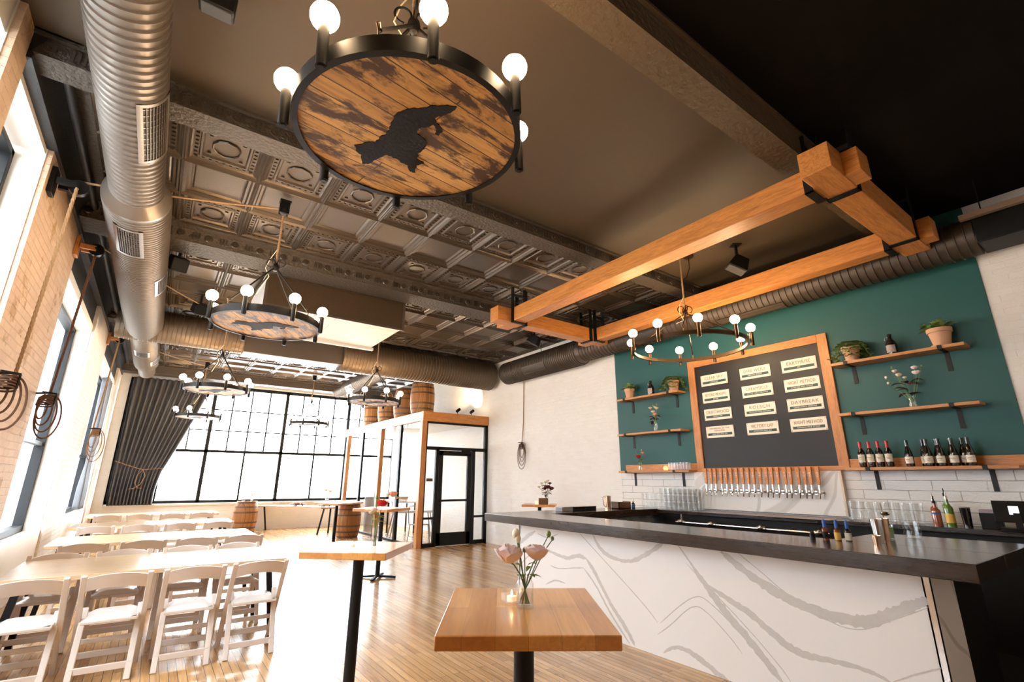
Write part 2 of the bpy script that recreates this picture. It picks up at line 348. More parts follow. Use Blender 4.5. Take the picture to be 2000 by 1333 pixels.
# far wall
wf = MB(); wf.box(-1.75, -.96, YF, 18.1, 0, ZC).box(-.96, XR, YF, 18.1, 0, .80).box(-.96, XR, YF, 18.1, 4.40, ZC)
st(wf.build('wall_far', m_brickF))
st(B(-.98, 7.2, YF-.10, YF+.05, .78, .84).build('trim_1', m_white, bevel=.005))
wi = MB(); mul = [-.94, 1.20, 3.33, 5.46, 7.16]
for x in mul: wi.box(x-.05, x+.05, YF+.0, YF+.12, .84, 4.42)
wi.box(-.96, XR, YF, YF+.12, .84, .92).box(-.96, XR, YF, YF+.12, 4.32, 4.42).box(-.96, XR, YF, YF+.12, 2.32, 2.40)
for a, b in zip(mul[:-1], mul[1:]):
    m_ = (a+b)/2; wi.box(m_-.026, m_+.026, YF+.04, YF+.08, .9, 2.35)
    for k in (1, 2, 3): x = a+(b-a)*k/4; wi.box(x-.020, x+.020, YF+.04, YF+.08, 2.35, 4.35)
for z in (3.0, 3.65): wi.box(-.94, XR, YF+.045, YF+.075, z-.018, z+.018)
o = st(wi.build('window_5', m_frame)); B(-.94, XR, YF+.055, YF+.06, .88, 4.38).build('pane', m_glass, o)
# back wall (behind the camera)
st(B(-1.75, XR+.25, YB-.2, YB, 0, ZC).build('wall_back', m_white))
# ceiling
st(B(-1.75, XR+.25, 1.6, 4.24, ZC, ZC+.1).build('ceiling', m_ceil))
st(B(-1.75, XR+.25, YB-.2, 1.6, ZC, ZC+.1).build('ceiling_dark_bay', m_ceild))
def beam(name, y0, y1, z, lean=.0, frieze=True, mat=m_beam):
    b = MB(); prof = [(y0-.03, ZC+.02), (y0-.03, ZC-.025), (y0, ZC-.03), (y0+lean*.5, ZC-.05), (y0+lean, z+.02), (y0+lean, z), (y1, z), (y1, ZC+.02)]
    b.prism(prof, 'x', XL, XR)
    if frieze:
        b.cur = 1; x = XL+.1; zc = (ZC-.03+z)/2; k = 0
        while x < XR-.1:
            y = y0+lean*.6
            if k % 2 == 0: b.cyl((x, y+.01, zc), (x, y-.012, zc), .048, .04, 14); b.cyl((x, y+.01, zc), (x, y-.02, zc), .02, .012, 10); x += .13
            else:
                for q in (0, .035, .07): b.box(x+q-.008, x+q+.008, y-.010, y+.012, zc-.045, zc+.045)
                x += .17
            k += 1
    return st(b.build(name, [mat, m_tin] if frieze else mat))
beam('ceiling_beam_rosettes', 4.21, 4.46, 4.47, -.01)
beam('ceiling_beam_middle', 6.79, 7.40, 4.47, .15)
beam('ceiling_beam_back', 11.35, 11.8, 4.47, .1)
beam('ceiling_beam_window', 16.75, 17.25, 4.42, .05, False)
beam('ceiling_beam_near', 1.50, 1.74, 4.40, 0, False, plain('smooth_beam_paint', (.085, .056, .028), .65, bmp=(18, .6, .03)))
# pressed tin tiles
def tiles(name, ys, rows):
    t = MB(); xs = [.40+.68*k for k in range(-2, 11)]
    t.cur = 1; t.box(-1.75, xs[0], ys[0]-.4, ys[-1]+.4, ZC, ZC+.1); t.cur = 0
    P0 = [(1, 0), (.965, -.014), (.93, 0), (.88, 0), (.83, .025), (.76, .025), (.70, .045), (.66, .04)]
    P1 = [(1, 0), (.965, -.014), (.93, 0), (.90, .018), (.86, .006), (.80, .022), (.66, .022), (.63, .006), (.58, .006), (.54, .026)]
    for j, (y0, y1) in enumerate(zip(ys[:-1], ys[1:])):
        for x0, x1 in zip(xs[:-1], xs[1:]):
            pr = P1 if rows[j] else P0; cx, cyy, hx, hy = (x0+x1)/2, (y0+y1)/2, (x1-x0)/2, (y1-y0)/2; vs = []; fs = []
            for a, z in pr: vs += [(cx-hx*a, cyy-hy*a, ZC+z), (cx+hx*a, cyy-hy*a, ZC+z), (cx+hx*a, cyy+hy*a, ZC+z), (cx-hx*a, cyy+hy*a, ZC+z)]
            for i in range(len(pr)-1): fs += [(4*i+k, 4*i+(k+1) % 4, 4*i+4+(k+1) % 4, 4*i+4+k) for k in range(4)]
            n = len(pr)-1; fs.append((4*n, 4*n+1, 4*n+2, 4*n+3)); t.add(vs, fs)
            if rows[j]:
                R = .115
                t.tube([(cx+R*cos(2*pi*k/20)*(1.0+.05*(k % 2)), cyy+R*1.1*sin(2*pi*k/20)*(1.0+.05*(k % 2)), ZC+.018) for k in range(20)], .011, 5, True)
                for sx in (-1, 1):
                    for sy in (-1, 1): t.box(cx+sx*.14-.016, cx+sx*.14+.016, cyy+sy*.15-.016, cyy+sy*.15+.016, ZC+.008, ZC+.028)
                for k in range(9):
                    q = (-.5+k/8)*1.45*hx*.98
                    for s_ in (-1, 1): t.box(cx+q-.012, cx+q+.012, cyy+s_*hy*.73-.014, cyy+s_*hy*.73+.014, ZC+.008, ZC+.024)
                    q = (-.5+k/8)*1.45*hy*.98
                    for s_ in (-1, 1): t.box(cx+s_*hx*.73-.014, cx+s_*hx*.73+.014, cyy+q-.012, cyy+q+.012, ZC+.008, ZC+.024)
    return st(t.build(name, [m_tin, m_beam], smooth=0, recalc=False))
tiles('ceiling_tin_near', [4.46, 4.56, 5.30, 6.03, 6.79][1:], [1, 0, 1])
tiles('ceiling_tin_middle', [7.42+.786*k for k in range(6)], [1, 0, 0, 1, 1])
tiles('ceiling_tin_back', [11.8+.708*k for k in range(8)], [1, 0, 0, 1, 0, 0, 1])
st(B(-1.75, XR+.25, 4.2, 18.1, ZC+.09, ZC+.2).box(-1.75, XR+.25, 17.0, 18.1, ZC, ZC+.1).box(-1.75, XR+.25, 4.24, 4.57, ZC, ZC+.1).build('ceiling_deck', m_ceil))
# crown along the left wall
cr = MB(); cr.prism([(XL-.05, 4.41), (XL+.03, 4.41), (XL+.035, 4.45), (XL+.02, 4.47), (XL+.045, 4.54), (XL+.075, 4.60), (XL+.10, 4.62), (XL+.10, ZC+.02), (XL-.05, ZC+.02)], 'y', 4.2, 17.6)
st(cr.build('trim_2', m_crown)); 
st(MB().cyl((XL+.15, 4.3, 4.59), (XL+.15, 16.6, 4.59), .035, n=12).build('trim_3', m_crown))

# ================================================================ DUCTS
def ribbed(axis, a, b, c1, c2, r, pitch=.085, n=40, endcap=(True, True)):
    """corrugated tube; axis 'y': centre (x=c1,z=c2); 'x': centre (y=c1,z=c2)"""
    m = MB(); prof = [(0, 0)] if endcap[0] else []; Ln = abs(b-a); k = int(Ln/pitch); s_ = 1 if b > a else -1
    t = 0.0
    for i in range(k):
        for q, e in ((0, 0), (.78, 0), (.84, .012), (.94, .012)): prof.append((r+e, (i+q)*Ln/k))
    prof.append((r, Ln))
    vs = []; fs = []; q0 = len(prof)
    for rr, t in prof:
        rr = max(rr, 1e-4)
        for j in range(n):
            u, w = rr*cos(2*pi*j/n), rr*sin(2*pi*j/n); p = a+s_*t
            vs.append((c1+u, p, c2+w) if axis == 'y' else (p, c1+u, c2+w))
    for i in range(q0-1): fs += [(i*n+j, i*n+(j+1) % n, (i+1)*n+(j+1) % n, (i+1)*n+j) for j in range(n)]
    if endcap[1]: fs.append(tuple(range((q0-1)*n, q0*n)))
    return m.add(vs, fs)
def grille(name, parent, c1, c2, r, y0, y1, ang, da, mat=m_duct):
    """curved register: pale flange with dark louvres, lying on a duct along y"""
    g = MB(); n = 10
    def arc(rr, a0, a1, ya, yb):
        vs = []; fs = []
        for k in range(n+1):
            a = a0+(a1-a0)*k/n
            for y in (ya, yb):
                for q in (0, .018): vs.append((c1+(rr+q)*cos(a), y, c2+(rr+q)*sin(a)))
        for k in range(n):
            b = 4*k; fs += [(b, b+4, b+6, b+2), (b+1, b+3, b+7, b+5), (b, b+1, b+5, b+4), (b+2, b+6, b+7, b+3)]
        fs += [(0, 2, 3, 1), (4*n, 4*n+1, 4*n+3, 4*n+2)]; g.add(vs, fs)
    a0, a1 = ang-da, ang+da; w = .035; wa = .035/r
    arc(r, a0, a1, y0, y0+w); arc(r, a0, a1, y1-w, y1); arc(r, a0, a0+wa, y0, y1); arc(r, a1-wa, a1, y0, y1)
    f = g.build(name, mat, parent)
    g = MB(); arc(r-.010, a0+wa*.5, a1-wa*.5, y0+w*.5, y1-w*.5); g.build('grille_backing', m_grille, f)
    g = MB(); k = 9
    for i in range(1, k): a = a0+wa+(a1-a0-2*wa)*i/k; arc(r+.002, a-.0035/r*.6, a+.0035/r*.6, y0+w, y1-w)
    g.build('louvres', m_ductd, f)
t = thing('ceiling_duct', 'large silver round spiral duct running above the folding chairs beside the left windows', 'duct', (-.58, 5, 4.25))
t.location = (0, 0, 0); CX, CZ = -.585, 4.25
ribbed('y', -1.5, 5.48, CX, CZ, .207, .075).build('duct_section', m_duct, t, smooth=22)
ribbed('y', 5.56, 10.75, CX, CZ, .275, .06).build('duct_section', m_duct, t, smooth=22)
m = MB(); vs = [];
m.cyl((CX, 5.40, CZ), (CX, 5.56, CZ), .212, .283, 40).cyl((CX, 5.56, CZ), (CX, 5.62, CZ), .283, .283, 40); m.build('collar', m_duct, t)
ribbed('y', 10.6, 14.3, CX, CZ, .235, .075).build('duct_section', m_duct, t, smooth=22)
m = MB(); m.cyl((CX, 14.3, CZ), (CX, 14.6, CZ), .235, .17, 32); m.build('collar', m_duct, t)
ribbed('y', 14.6, 15.7, CX, CZ, .17, .075).build('duct_section', m_duct, t, smooth=22)
grille('register', t, CX, CZ, .207, 3.75, 4.55, radians(-38), .62)
grille('register', t, CX, CZ, .275, 5.82, 6.55, radians(-98), .45)
grille('register', t, CX, CZ, .275, 7.5, 8.15, radians(-25), .45)
grille('register', t, CX, CZ, .235, 12.1, 12.6, radians(-95), .55)
grille('register', t, CX, CZ, .235, 13.2, 13.7, radians(-30), .55)
for y in (1.0, 4.9, 8.9, 13.0):
    MB().cyl((CX, y, CZ+.2), (CX, y, ZC), .008, n=8).build('hanger_rod', m_black, t)
t = thing('cross_duct', 'wide brown corrugated duct crossing the room above the glass vestibule', 'duct')
ribbed('x', -.98, 1.05, 10.85, 4.28, .30, .07, 40).build('duct_section', m_ductb, t, smooth=22)
B(1.05, 3.0, 10.62, 11.08, 3.98, 4.5).build('flat_box_section', m_ductd, t, bevel=.01)
ribbed('x', 3.0, 7.05, 10.85, 4.26, .37, .075, 48).build('duct_section', m_ductb, t, smooth=22)
for x in (.2, 5.0): MB().cyl((x, 10.85, 4.5), (x, 10.85, ZC), .008, n=8).build('hanger_rod', m_black, t)
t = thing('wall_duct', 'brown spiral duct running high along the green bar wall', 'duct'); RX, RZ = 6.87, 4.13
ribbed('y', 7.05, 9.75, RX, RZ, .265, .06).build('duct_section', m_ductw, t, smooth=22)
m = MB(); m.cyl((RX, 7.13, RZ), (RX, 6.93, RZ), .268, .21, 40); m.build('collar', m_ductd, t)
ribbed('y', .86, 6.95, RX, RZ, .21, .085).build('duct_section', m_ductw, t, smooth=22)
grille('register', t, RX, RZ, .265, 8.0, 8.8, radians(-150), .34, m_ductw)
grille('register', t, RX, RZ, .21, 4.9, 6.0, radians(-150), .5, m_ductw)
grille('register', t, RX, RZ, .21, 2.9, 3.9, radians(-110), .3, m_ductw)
B(RX-.2, RX+.22, -1.0, .86, RZ-.15, RZ+.2).build('flat_box_section', m_blackp, t, bevel=.01)
for y in (1.5, 4.4, 8.4): MB().cyl((RX, y, RZ+.2), (RX, y, ZC), .008, n=8).build('hanger_rod', m_black, t)
t = thing('window_duct', 'small pale duct slanting off toward the far windows above the roof barrels', 'duct')
ribbed('y', 11.1, 14.6, 4.35, 4.20, .20, .075, 32).build('duct_section', m_duct, t, smooth=22)
m = MB().cyl((4.35, 14.6, 4.20), (4.35, 14.8, 4.20), .20, .14, 32); m.build('collar', m_duct, t)
ribbed('y', 14.8, 15.6, 4.35, 4.20, .14, .075, 32).build('duct_section', m_duct, t, smooth=22)
grille('register', t, 4.35, 4.20, .20, 13.6, 14.2, radians(-140), .45)
MB().cyl((4.35, 13, 4.38), (4.35, 13, ZC), .008, n=8).build('hanger_rod', m_black, t)
# hanging air unit
t = thing('ceiling_air_unit', 'big boxy ceiling air unit with brown mesh front and white underside', 'air unit', (2.0, 8.4, 4.04))
B(-1.1, 1.1, -.72, .76, .02, .54).build('housing', m_hvw, t, bevel=.01)
B(-1.08, 1.12, -.77, -.72, .02, .54).build('mesh_grille', m_hvd, t, bevel=.006)
m = MB(); 
for a, b, c, d in ((-1.1, 1.14, .50, .55), (-1.1, 1.14, .0, .035)): m.box(a, b, -.785, -.77, c, d)
m.box(-1.1, -1.06, -.785, -.77, .03, .5).box(1.10, 1.14, -.785, -.77, .03, .5); m.build('grille_frame', m_ductd, t)
B(-1.1, 1.14, .70, .78, -.03, .02).build('white_lip', m_white, t)
for x in (-.9, .9): MB().cyl((x, 0, .5), (x, 0, .62), .01, n=8).build('hanger_rod', m_black, t)

# ================================================================ CHANDELIERS
WOLF = [(0.089, -0.348), (0.046, -0.333), (-0.002, -0.297), (-0.039, -0.255), (-0.086, -0.215), (-0.112, -0.183), (-0.131, -0.132), (-0.127, -0.083), (-0.115, -0.023), (-0.115, 0.019), (-0.134, 0.069), (-0.137, 0.108), (-0.164, 0.128), (-0.22, 0.199), (-0.193, 0.243), (-0.163, 0.253), (-0.132, 0.332), (-0.099, 0.308), (-0.074, 0.23), (-0.048, 0.178), (0.0, 0.184), (0.056, 0.204), (0.087, 0.208), (0.122, 0.255), (0.152, 0.253), (0.127, 0.179), (0.154, 0.141), (0.106, 0.124), (0.086, 0.071), (0.1, 0.021), (0.09, -0.027), (0.06, -0.05), (0.018, -0.064), (-0.001, -0.113), (0.028, -0.135), (0.053, -0.173), (0.087, -0.15), (0.097, -0.114), (0.113, -0.118), (0.116, -0.156), (0.084, -0.182), (0.044, -0.207), (0.041, -0.231), (0.071, -0.272), (0.085, -0.308)]
def scroll(mb, c, a, s=1.0):
    pts = []
    for k in range(15):
        th = -pi/2+k/14*pi*1.7; rr = .055*s*(1-.35*k/14)
        u = .05*s+rr*cos(th); w = .03*s+rr*sin(th); pts.append((c[0]+u*cos(a), c[1]+u*sin(a), c[2]+w))
    mb.tube(pts, .0065, 6)
def chandelier(name, label, n, R, disc, a0, zhub, rope_top, rods=4, seg=64, metal=m_black):
    t = thing(name, label, 'chandelier')
    band = .075 if disc else .05
    m = MB(); m.lathe([(R, 0), (R, band), (R-.012, band), (R-.012, .004), (R-.03, .004), (R-.03, 0)], (0, 0, 0), seg, True); m.build('iron_ring', metal, t)
    if disc:
        d = MB().lathe([(1e-4, .008), (R-.014, .008), (R-.014, .05), (1e-4, .05)], (0, 0, 0), seg).build('wooden_disc', m_head, t)
        e = MB(); k = len(WOLF); s_ = .93
        ca, sa = cos(radians(-11)), sin(radians(-11)); rw = random.Random(5); P_ = []
        for i in range(k):
            a_, b_ = WOLF[i], WOLF[(i+1) % k]; q_ = 4
            for j in range(q_):
                u = j/q_; x = a_[0]+(b_[0]-a_[0])*u; y = a_[1]+(b_[1]-a_[1])*u; nx, ny = (b_[1]-a_[1]), -(b_[0]-a_[0]); l_ = math.hypot(nx, ny) or 1
                e_ = rw.uniform(-.006, .005) if j else 0; P_.append((x+nx/l_*e_, y+ny/l_*e_))
        P_ = [((x*s_-.01)*ca-y*s_*sa, (x*s_-.01)*sa+y*s_*ca) for x, y in P_]
        e.prism(P_, 'z', .0035, .0095)
        o = e.build('wolf_emblem', m_char, d)
        tri = o.modifiers.new('tri', 'TRIANGULATE')
    for k in range(n):
        a = a0+2*pi*k/n; x, y = (R+.027)*cos(a), (R+.027)*sin(a)
        s = MB().cyl((x, y, -.045), (x, y, .135), .0225, n=16)
        s.cyl((x, y, -.051), (x, y, -.045), .015, n=10); so = s.build('socket', metal, t)
        MB().sphere((x, y, .19), .056, 16, 1.0, 10).build('bulb', m_bulb, so)
    m = MB().lathe([(1e-4, -.05), (.02, -.045), (.035, -.01), (.03, .02), (.012, .05), (1e-4, .055)], (0, 0, zhub), 14)
    h = m.build('hub', metal, t)
    m = MB()
    for k in range(4): scroll(m, (0, 0, zhub+.02), a0+pi/4+k*pi/2)
    m.build('scrolls', metal, h)
    for k in range(rods):
        a = a0+pi/8+pi/2*k; x, y = (R-.02)*cos(a), (R-.02)*sin(a)
        r = MB().tube([(.02*cos(a), .02*sin(a), zhub-.02), (x*.97, y*.97, band+.055)], .009, 8); ro = r.build('rod', metal, t)
        MB().tube([(x, y, band+.03+.0), (x*1.0+.02*cos(a), y+.02*sin(a), band+.055), (x, y, band+.08), (x-.02*cos(a), y-.02*sin(a), band+.055)], .005, 6, True).build('hook_ring', m_bronze, ro)
        MB().tube([(x, y, band-.03), (x, y, band+.035)], .006, 6).build('eye_bolt', metal, ro)
    m = MB(); T = 40
    for ph in (0, pi*2/3, pi*4/3):
        m.tube([(.006*cos(ph+i*1.3), .006*sin(ph+i*1.3), zhub+.03+(rope_top-zhub-.03)*i/T) for i in range(T+1)], .007, 6)
    m.build('hanging_rope', m_rope, t)
    m = MB(); m.tube([(.01, 0, zhub+.25), (-.06, .03, zhub+.12), (-.10, .02, zhub-.02), (-.05, 0, zhub-.12), (-.15, .05, band+.3)], .004, 6); m.build('lamp_cable', m_cream, t)
    return t
ZR = 3.115
c1 = chandelier('barrelhead_chandelier', 'big barrelhead chandelier with charred wolf emblem, nearest the camera overhead', 8, .535, True, radians(29.3), .70, ZC-.185-3.128)
ch2 = dup(c1, (.723, 5.53, ZR), radians(15.5-29.3), 'lit barrelhead chandelier hanging in front of the boxy air unit')
c1.location = (.748, 1.892, 3.128); c1.rotation_euler = (radians(.45), radians(-2.7), 0)
ch3 = dup(c1, (.70, 10.44, ZR), radians(-20), 'barrelhead chandelier third back in the left row, below the cross duct')
ch4 = dup(c1, (.72, 15.5, ZR), radians(-10), 'barrelhead chandelier farthest back on the left, beside the curtain top')
ch6 = dup(c1, (3.58, 10.03, ZR), radians(-25), 'barrelhead chandelier hanging in front of the roof barrels')
ch5 = dup(c1, (3.58, 15.5, ZR), radians(-15), 'small far barrelhead chandelier against the middle of the far window')
for c in (ch2, ch3, ch4, ch5, ch6): c.rotation_euler[0] = 0; c.rotation_euler[1] = 0
def disc_turn(c, deg):
    for ch_ in c.children:
        if ch_.name.startswith('wooden_disc'): ch_.rotation_euler = (0, 0, radians(deg))
disc_turn(c1, 11); disc_turn(ch2, 75); disc_turn(ch3, 60); disc_turn(ch4, 30); disc_turn(ch5, 70); disc_turn(ch6, 80)
for c in [o for o in (c1, ch2, ch3, ch4, ch5, ch6)]: c['group'] = 'barrelhead chandeliers'
ch7 = chandelier('ring_chandelier', 'open bronze ring chandelier with ten bulbs hanging inside the timber frame', 10, .745, False, radians(7.5), .52, ZC-.02-3.25, metal=m_bronze)
ch7.location = (5.58, 3.68, 3.25)
m = MB().lathe([(.07, ZC-.03-3.25), (.07, ZC-3.25)], (.12, -.06, 0), 20); m.tube([(.12, -.06, 1.37), (.12, -.06, 1.2), (.07, -.03, 1.05), (0, 0, 1.0)], .006, 6); m.build('ceiling_canopy', m_bronze, ch7)

# ================================================================ PULLEYS, ROPES
def pulley(loc, label, rz=0, wood_block=False):
    t = thing('pulley', label, 'pulley', loc, rz, 'rope pulleys')
    for s_ in (-1, 1): B(-.05, .05, s_*.035-.006, s_*.035+.006, -.09, .06).build('cheek_plate', m_blackp, t, bevel=.003)
    MB().cyl((0, -.027, -.04), (0, .027, -.04), .055, n=20).cyl((0, -.045, -.04), (0, .045, -.04), .014, n=10).build('wheel', m_black, t)
    B(-.06, .06, -.05, .05, .055, .075).build('mount_plate', m_blackp, t)
    return t
for (x, y, nm) in ((.723, 5.53, 'black ceiling pulley above the chandelier in front of the air unit'), (.70, 10.40, 'black ceiling pulley above the third left chandelier'), (.72, 15.5, 'black ceiling pulley above the farthest left chandelier'),
                   (3.58, 10.0, 'black ceiling pulley above the chandelier by the roof barrels'), (3.58, 15.5, 'black ceiling pulley above the middle far chandelier')):
    pulley((x, y, ZC-.08), nm)
def wall_pulley(y, z, label):
    t = thing('wall_pulley', label, 'pulley', (XL, y, z), 0, 'wall pulleys on wooden blocks')
    wm = m_blackp if y < 6 else m_shelf; B(.0, .04, -.07, .07, -.13, .13).build('mount_block' if y < 6 else 'wooden_block', wm, t, bevel=.006)
    for s_ in (-1, 1): B(.05, .20, s_*.06-.02, s_*.06+.02, -.03, .03).build('arm', wm, t, bevel=.004)
    MB().cyl((.20, -.03, 0), (.20, .03, 0), .075, n=20).cyl((.20, -.09, 0), (.20, .09, 0), .012, n=8).build('wheel', m_black, t)
    return t
wp = [(5.62, 4.18), (7.35, 4.24), (12.5, 4.30)]
wall_pulley(*wp[0], 'black pulley on a block at the top of the nearest brick pier')
wall_pulley(*wp[1], 'black pulley on two wooden arms where the nearest pier meets the big window')
wall_pulley(*wp[2], 'black pulley on a wooden block at the top of the second pier')
def ropepts(a, b, sag=0, n=10):
    a, b = V(a), V(b); return [a.lerp(b, i/n)-V((0, 0, sag*4*(i/n)*(1-i/n))) for i in range(n+1)]
def rope(pts, r, mat, label, n=7): return tag(MB().tube(pts, r, n).build('rope', mat), label, 'rope', 'hoist ropes')
XP = XL+.20
rope(ropepts((XP, 5.62, 4.25), (.66, 5.53, ZC-.12), .02), .011, m_rope, 'rope stretched from the nearest pier to the ceiling pulley by the big duct')
rope(ropepts((XP, 7.35, 4.31), (.64, 10.38, ZC-.12), .02), .010, m_rope, 'rope stretched under the ceiling to the third left chandelier')
rope(ropepts((XP, 12.5, 4.37), (.66, 15.4, ZC-.12), .05), .010, m_rope, 'rope stretched under the ceiling to the farthest left chandelier')
rope(ropepts((.76, 10.42, ZC-.13), (3.52, 10.0, ZC-.12), .03), .009, m_rope, 'thin rope running below the tin ceiling beside the air unit')
def wrope(y, z0, z1, dy, label, mat):
    m = MB(); T = 90
    for ph in (0, pi*2/3, pi*4/3):
        m.tube([(XL+.10+.10*(1-i/T)+.007*cos(ph+i*.9), y+dy*i/T+.007*sin(ph+i*.9), z0+(z1-z0)*i/T) for i in range(T+1)], .0085, 6)
    return tag(m.build('rope', mat), label, 'rope', 'hoist ropes')
wrope(5.55, 4.15, 2.35, .30, 'twisted rope hanging down the face of the nearest brick pier', m_rope)
wrope(7.35, 4.20, 2.42, .20, 'brown twisted rope hanging in front of the big left window', m_roped)
wrope(12.45, 4.26, 2.45, .2, 'pale twisted rope hanging down beside the second left window', m_rope)
def coil(loc, label, mat, s=1.0, ang=pi/2, r=.011):
    t = thing('rope_coil', label, 'rope coil', loc, ang, 'coiled ropes on wall cleats')
    r = min(r, .009)
    m = MB()
    for j in range(4):
        a, b = (.07+.035*j)*s, (.17+.045*j)*s; dx = .016*j
        m.tube([(a*sin(2*pi*k/28)*(1 if k < 14 else .9)+.015*j, -.03-dx, -b-.02+b*cos(2*pi*k/28)) for k in range(28)], r, 6, True)
    m.build('loops', mat, t)
    m = MB()
    for j in range(4): m.tube([((.07+.004*j)*cos(2*pi*k/14), -.06-(.03)*sin(2*pi*k/14), -.06-.024*j+.02*sin(2*pi*k/14)) for k in range(14)], r, 6, True)
    m.build('wrap', mat, t)
    m = MB().bar((0, .0, 0), (0, -.08, 0), .02, .02).bar((-.07, -.085, .0), (.07, -.085, .0), .02, .02).bar((.07, -.085, 0), (.07, -.085, -.12), .012, .012).bar((.07, -.085, -.12), (0, -.05, -.12), .012, .012)
    m.bar((0, 0, 0), (0, .09, 0), .02, .02); m.build('cleat', m_black, t); return t
coil((XL+.07, 5.62, 2.38), 'dark rope coil hooked on the nearest brick pier at the photo edge', m_roped, .72, pi/2-.8)
coil((XL+.07, 7.40, 2.46), 'dark brown rope coil on a cleat where the pier meets the big window', m_roped, .78, pi/2-.8)
coil((XL+.12, 12.55, 2.48), 'pale rope coil on a cleat on the second pier', m_rope, 1.0, pi/2-.8)
coil((XR, 9.55, 2.42), 'thin rope coil on the white brick wall right of the glass vestibule', m_roped, 1.0, -pi/2, .007)
tag(MB().tube([(XR-.06, 9.52, 2.36), (XR-.02, 9.50, 2.9), (XR-.02, 9.48, 3.93)], .010, 8).build('rope', m_rope), 'single taut rope running down the white brick wall', 'rope', 'hoist ropes')

# ================================================================ CURTAINS
def curtain(name, label, x0, x1, y, z0, z1, ztie, xt0, xt1, xb0, xb1, folds, axis='x', ph=0.0):
    t = thing(name, label, 'curtain')
    nx, nz = folds*8, 44; vs = []; fs = []
    for j in range(nz+1):
        z = z1+(z0-z1)*j/nz
        if z > ztie: s_ = (z1-z)/(z1-ztie); s_ = s_**1.15; a = x0+(xt0-x0)*s_; b = x1+(xt1-x1)*s_
        else: s_ = (ztie-z)/(ztie-z0); s_ = min(1, s_*1.6)**.6; a = xt0+(xb0-xt0)*s_; b = xt1+(xb1-xt1)*s_
        pin = abs(z-ztie)/.6; amp = .062*(.5+.5*min(1, pin))
        for i in range(nx+1):
            u = i/nx; x = a+(b-a)*u; d = amp*sin(2*pi*folds*u+ph)+.3*amp*sin(2*pi*folds*.5*u+1)
            vs.append((x, y-.06+d, z) if axis == 'x' else (y+.06+d, x, z))
    for j in range(nz):
        for i in range(nx): k = j*(nx+1)+i; fs.append((k, k+1, k+nx+2, k+nx+1))
    o = MB().add(vs, fs).build('drape', m_curt, t, smooth=180, recalc=False)
    so = o.modifiers.new('thick', 'SOLIDIFY'); so.thickness = .006
    return t
t = curtain('curtain', 'tall charcoal curtain gathered with a cord at the left of the far window', -.92, 1.05, YF-.17, .82, 4.40, 1.82, -.90, .22, -.90, .10, 13)
m = MB(); m.tube([(-.92, YF-.30, 2.0), (-.7, YF-.36, 1.92), (-.35, YF-.37, 1.80), (-.25, YF-.37, 1.78), (.0, YF-.36, 1.80), (.22, YF-.30, 1.82), (.24, YF-.16, 1.83)], .011, 8)
m.tube([(-.25, YF-.38, 1.78), (-.18, YF-.40, 1.6), (-.25, YF-.39, 1.38), (-.38, YF-.38, 1.27), (-.5, YF-.37, 1.25)], .010, 8)
m.tube([(-.25, YF-.38, 1.78), (-.36, YF-.40, 1.62), (-.38, YF-.39, 1.42), (-.30, YF-.38, 1.28), (-.2, YF-.37, 1.27)], .010, 8); m.build('tie_cord', m_rope, t)
tag(MB().cyl((-.95, YF-.17, 4.42), (7.1, YF-.17, 4.42), .016, n=10).build('curtain_rod', m_white), 'thin pale curtain rod along the top of the far window', 'curtain rod')
curtain('curtain', 'short run of charcoal curtain in the second left window', 15.2, 16.35, XW+.05, .84, 3.985, 1.9, 15.6, 16.35, 15.4, 16.35, 8, 'y')

# ================================================================ SPEAKERS
def speaker(loc, rz, label, tilt=.5):
    t = thing('ceiling_speaker', label, 'speaker', loc, rz, 'ceiling speakers')
    b = MB(); b.T = Matrix.Rotation(tilt, 4, 'X')
    b.prism([(-.13, -.09), (.13, -.09), (.09, .09), (-.09, .09)], 'x', -.10, .10); b.build('cabinet', m_blackp, t, bevel=.012)
    g = MB(); g.T = Matrix.Rotation(tilt, 4, 'X'); g.box(-.085, .085, -.115, .115, -.098, -.088); g.build('speaker_grille', m_grille, t, bevel=.006)
    m = MB().bar((0, 0, .07), (0, 0, ZC-loc[2]), .03, .03).box(-.06, .06, -.06, .06, ZC-loc[2]-.01, ZC-loc[2]); m.build('bracket', m_black, t); return t
speaker((-.20, 7.52, 4.36), .3, 'black speaker hanging beside the wide part of the left duct')
speaker((-.16, 2.95, 4.46), .0, 'black speaker at the very top edge of the photo right of the duct')
speaker((5.95, 3.05, 4.36), .9, 'black speaker on the dark ceiling above the green wall')
speaker((6.0, 7.55, 4.36), .6, 'black speaker under the tin ceiling left of the brown wall duct')
speaker((.18, 9.6, 4.40), .3, 'small black speaker beside the left duct just past the cross duct')

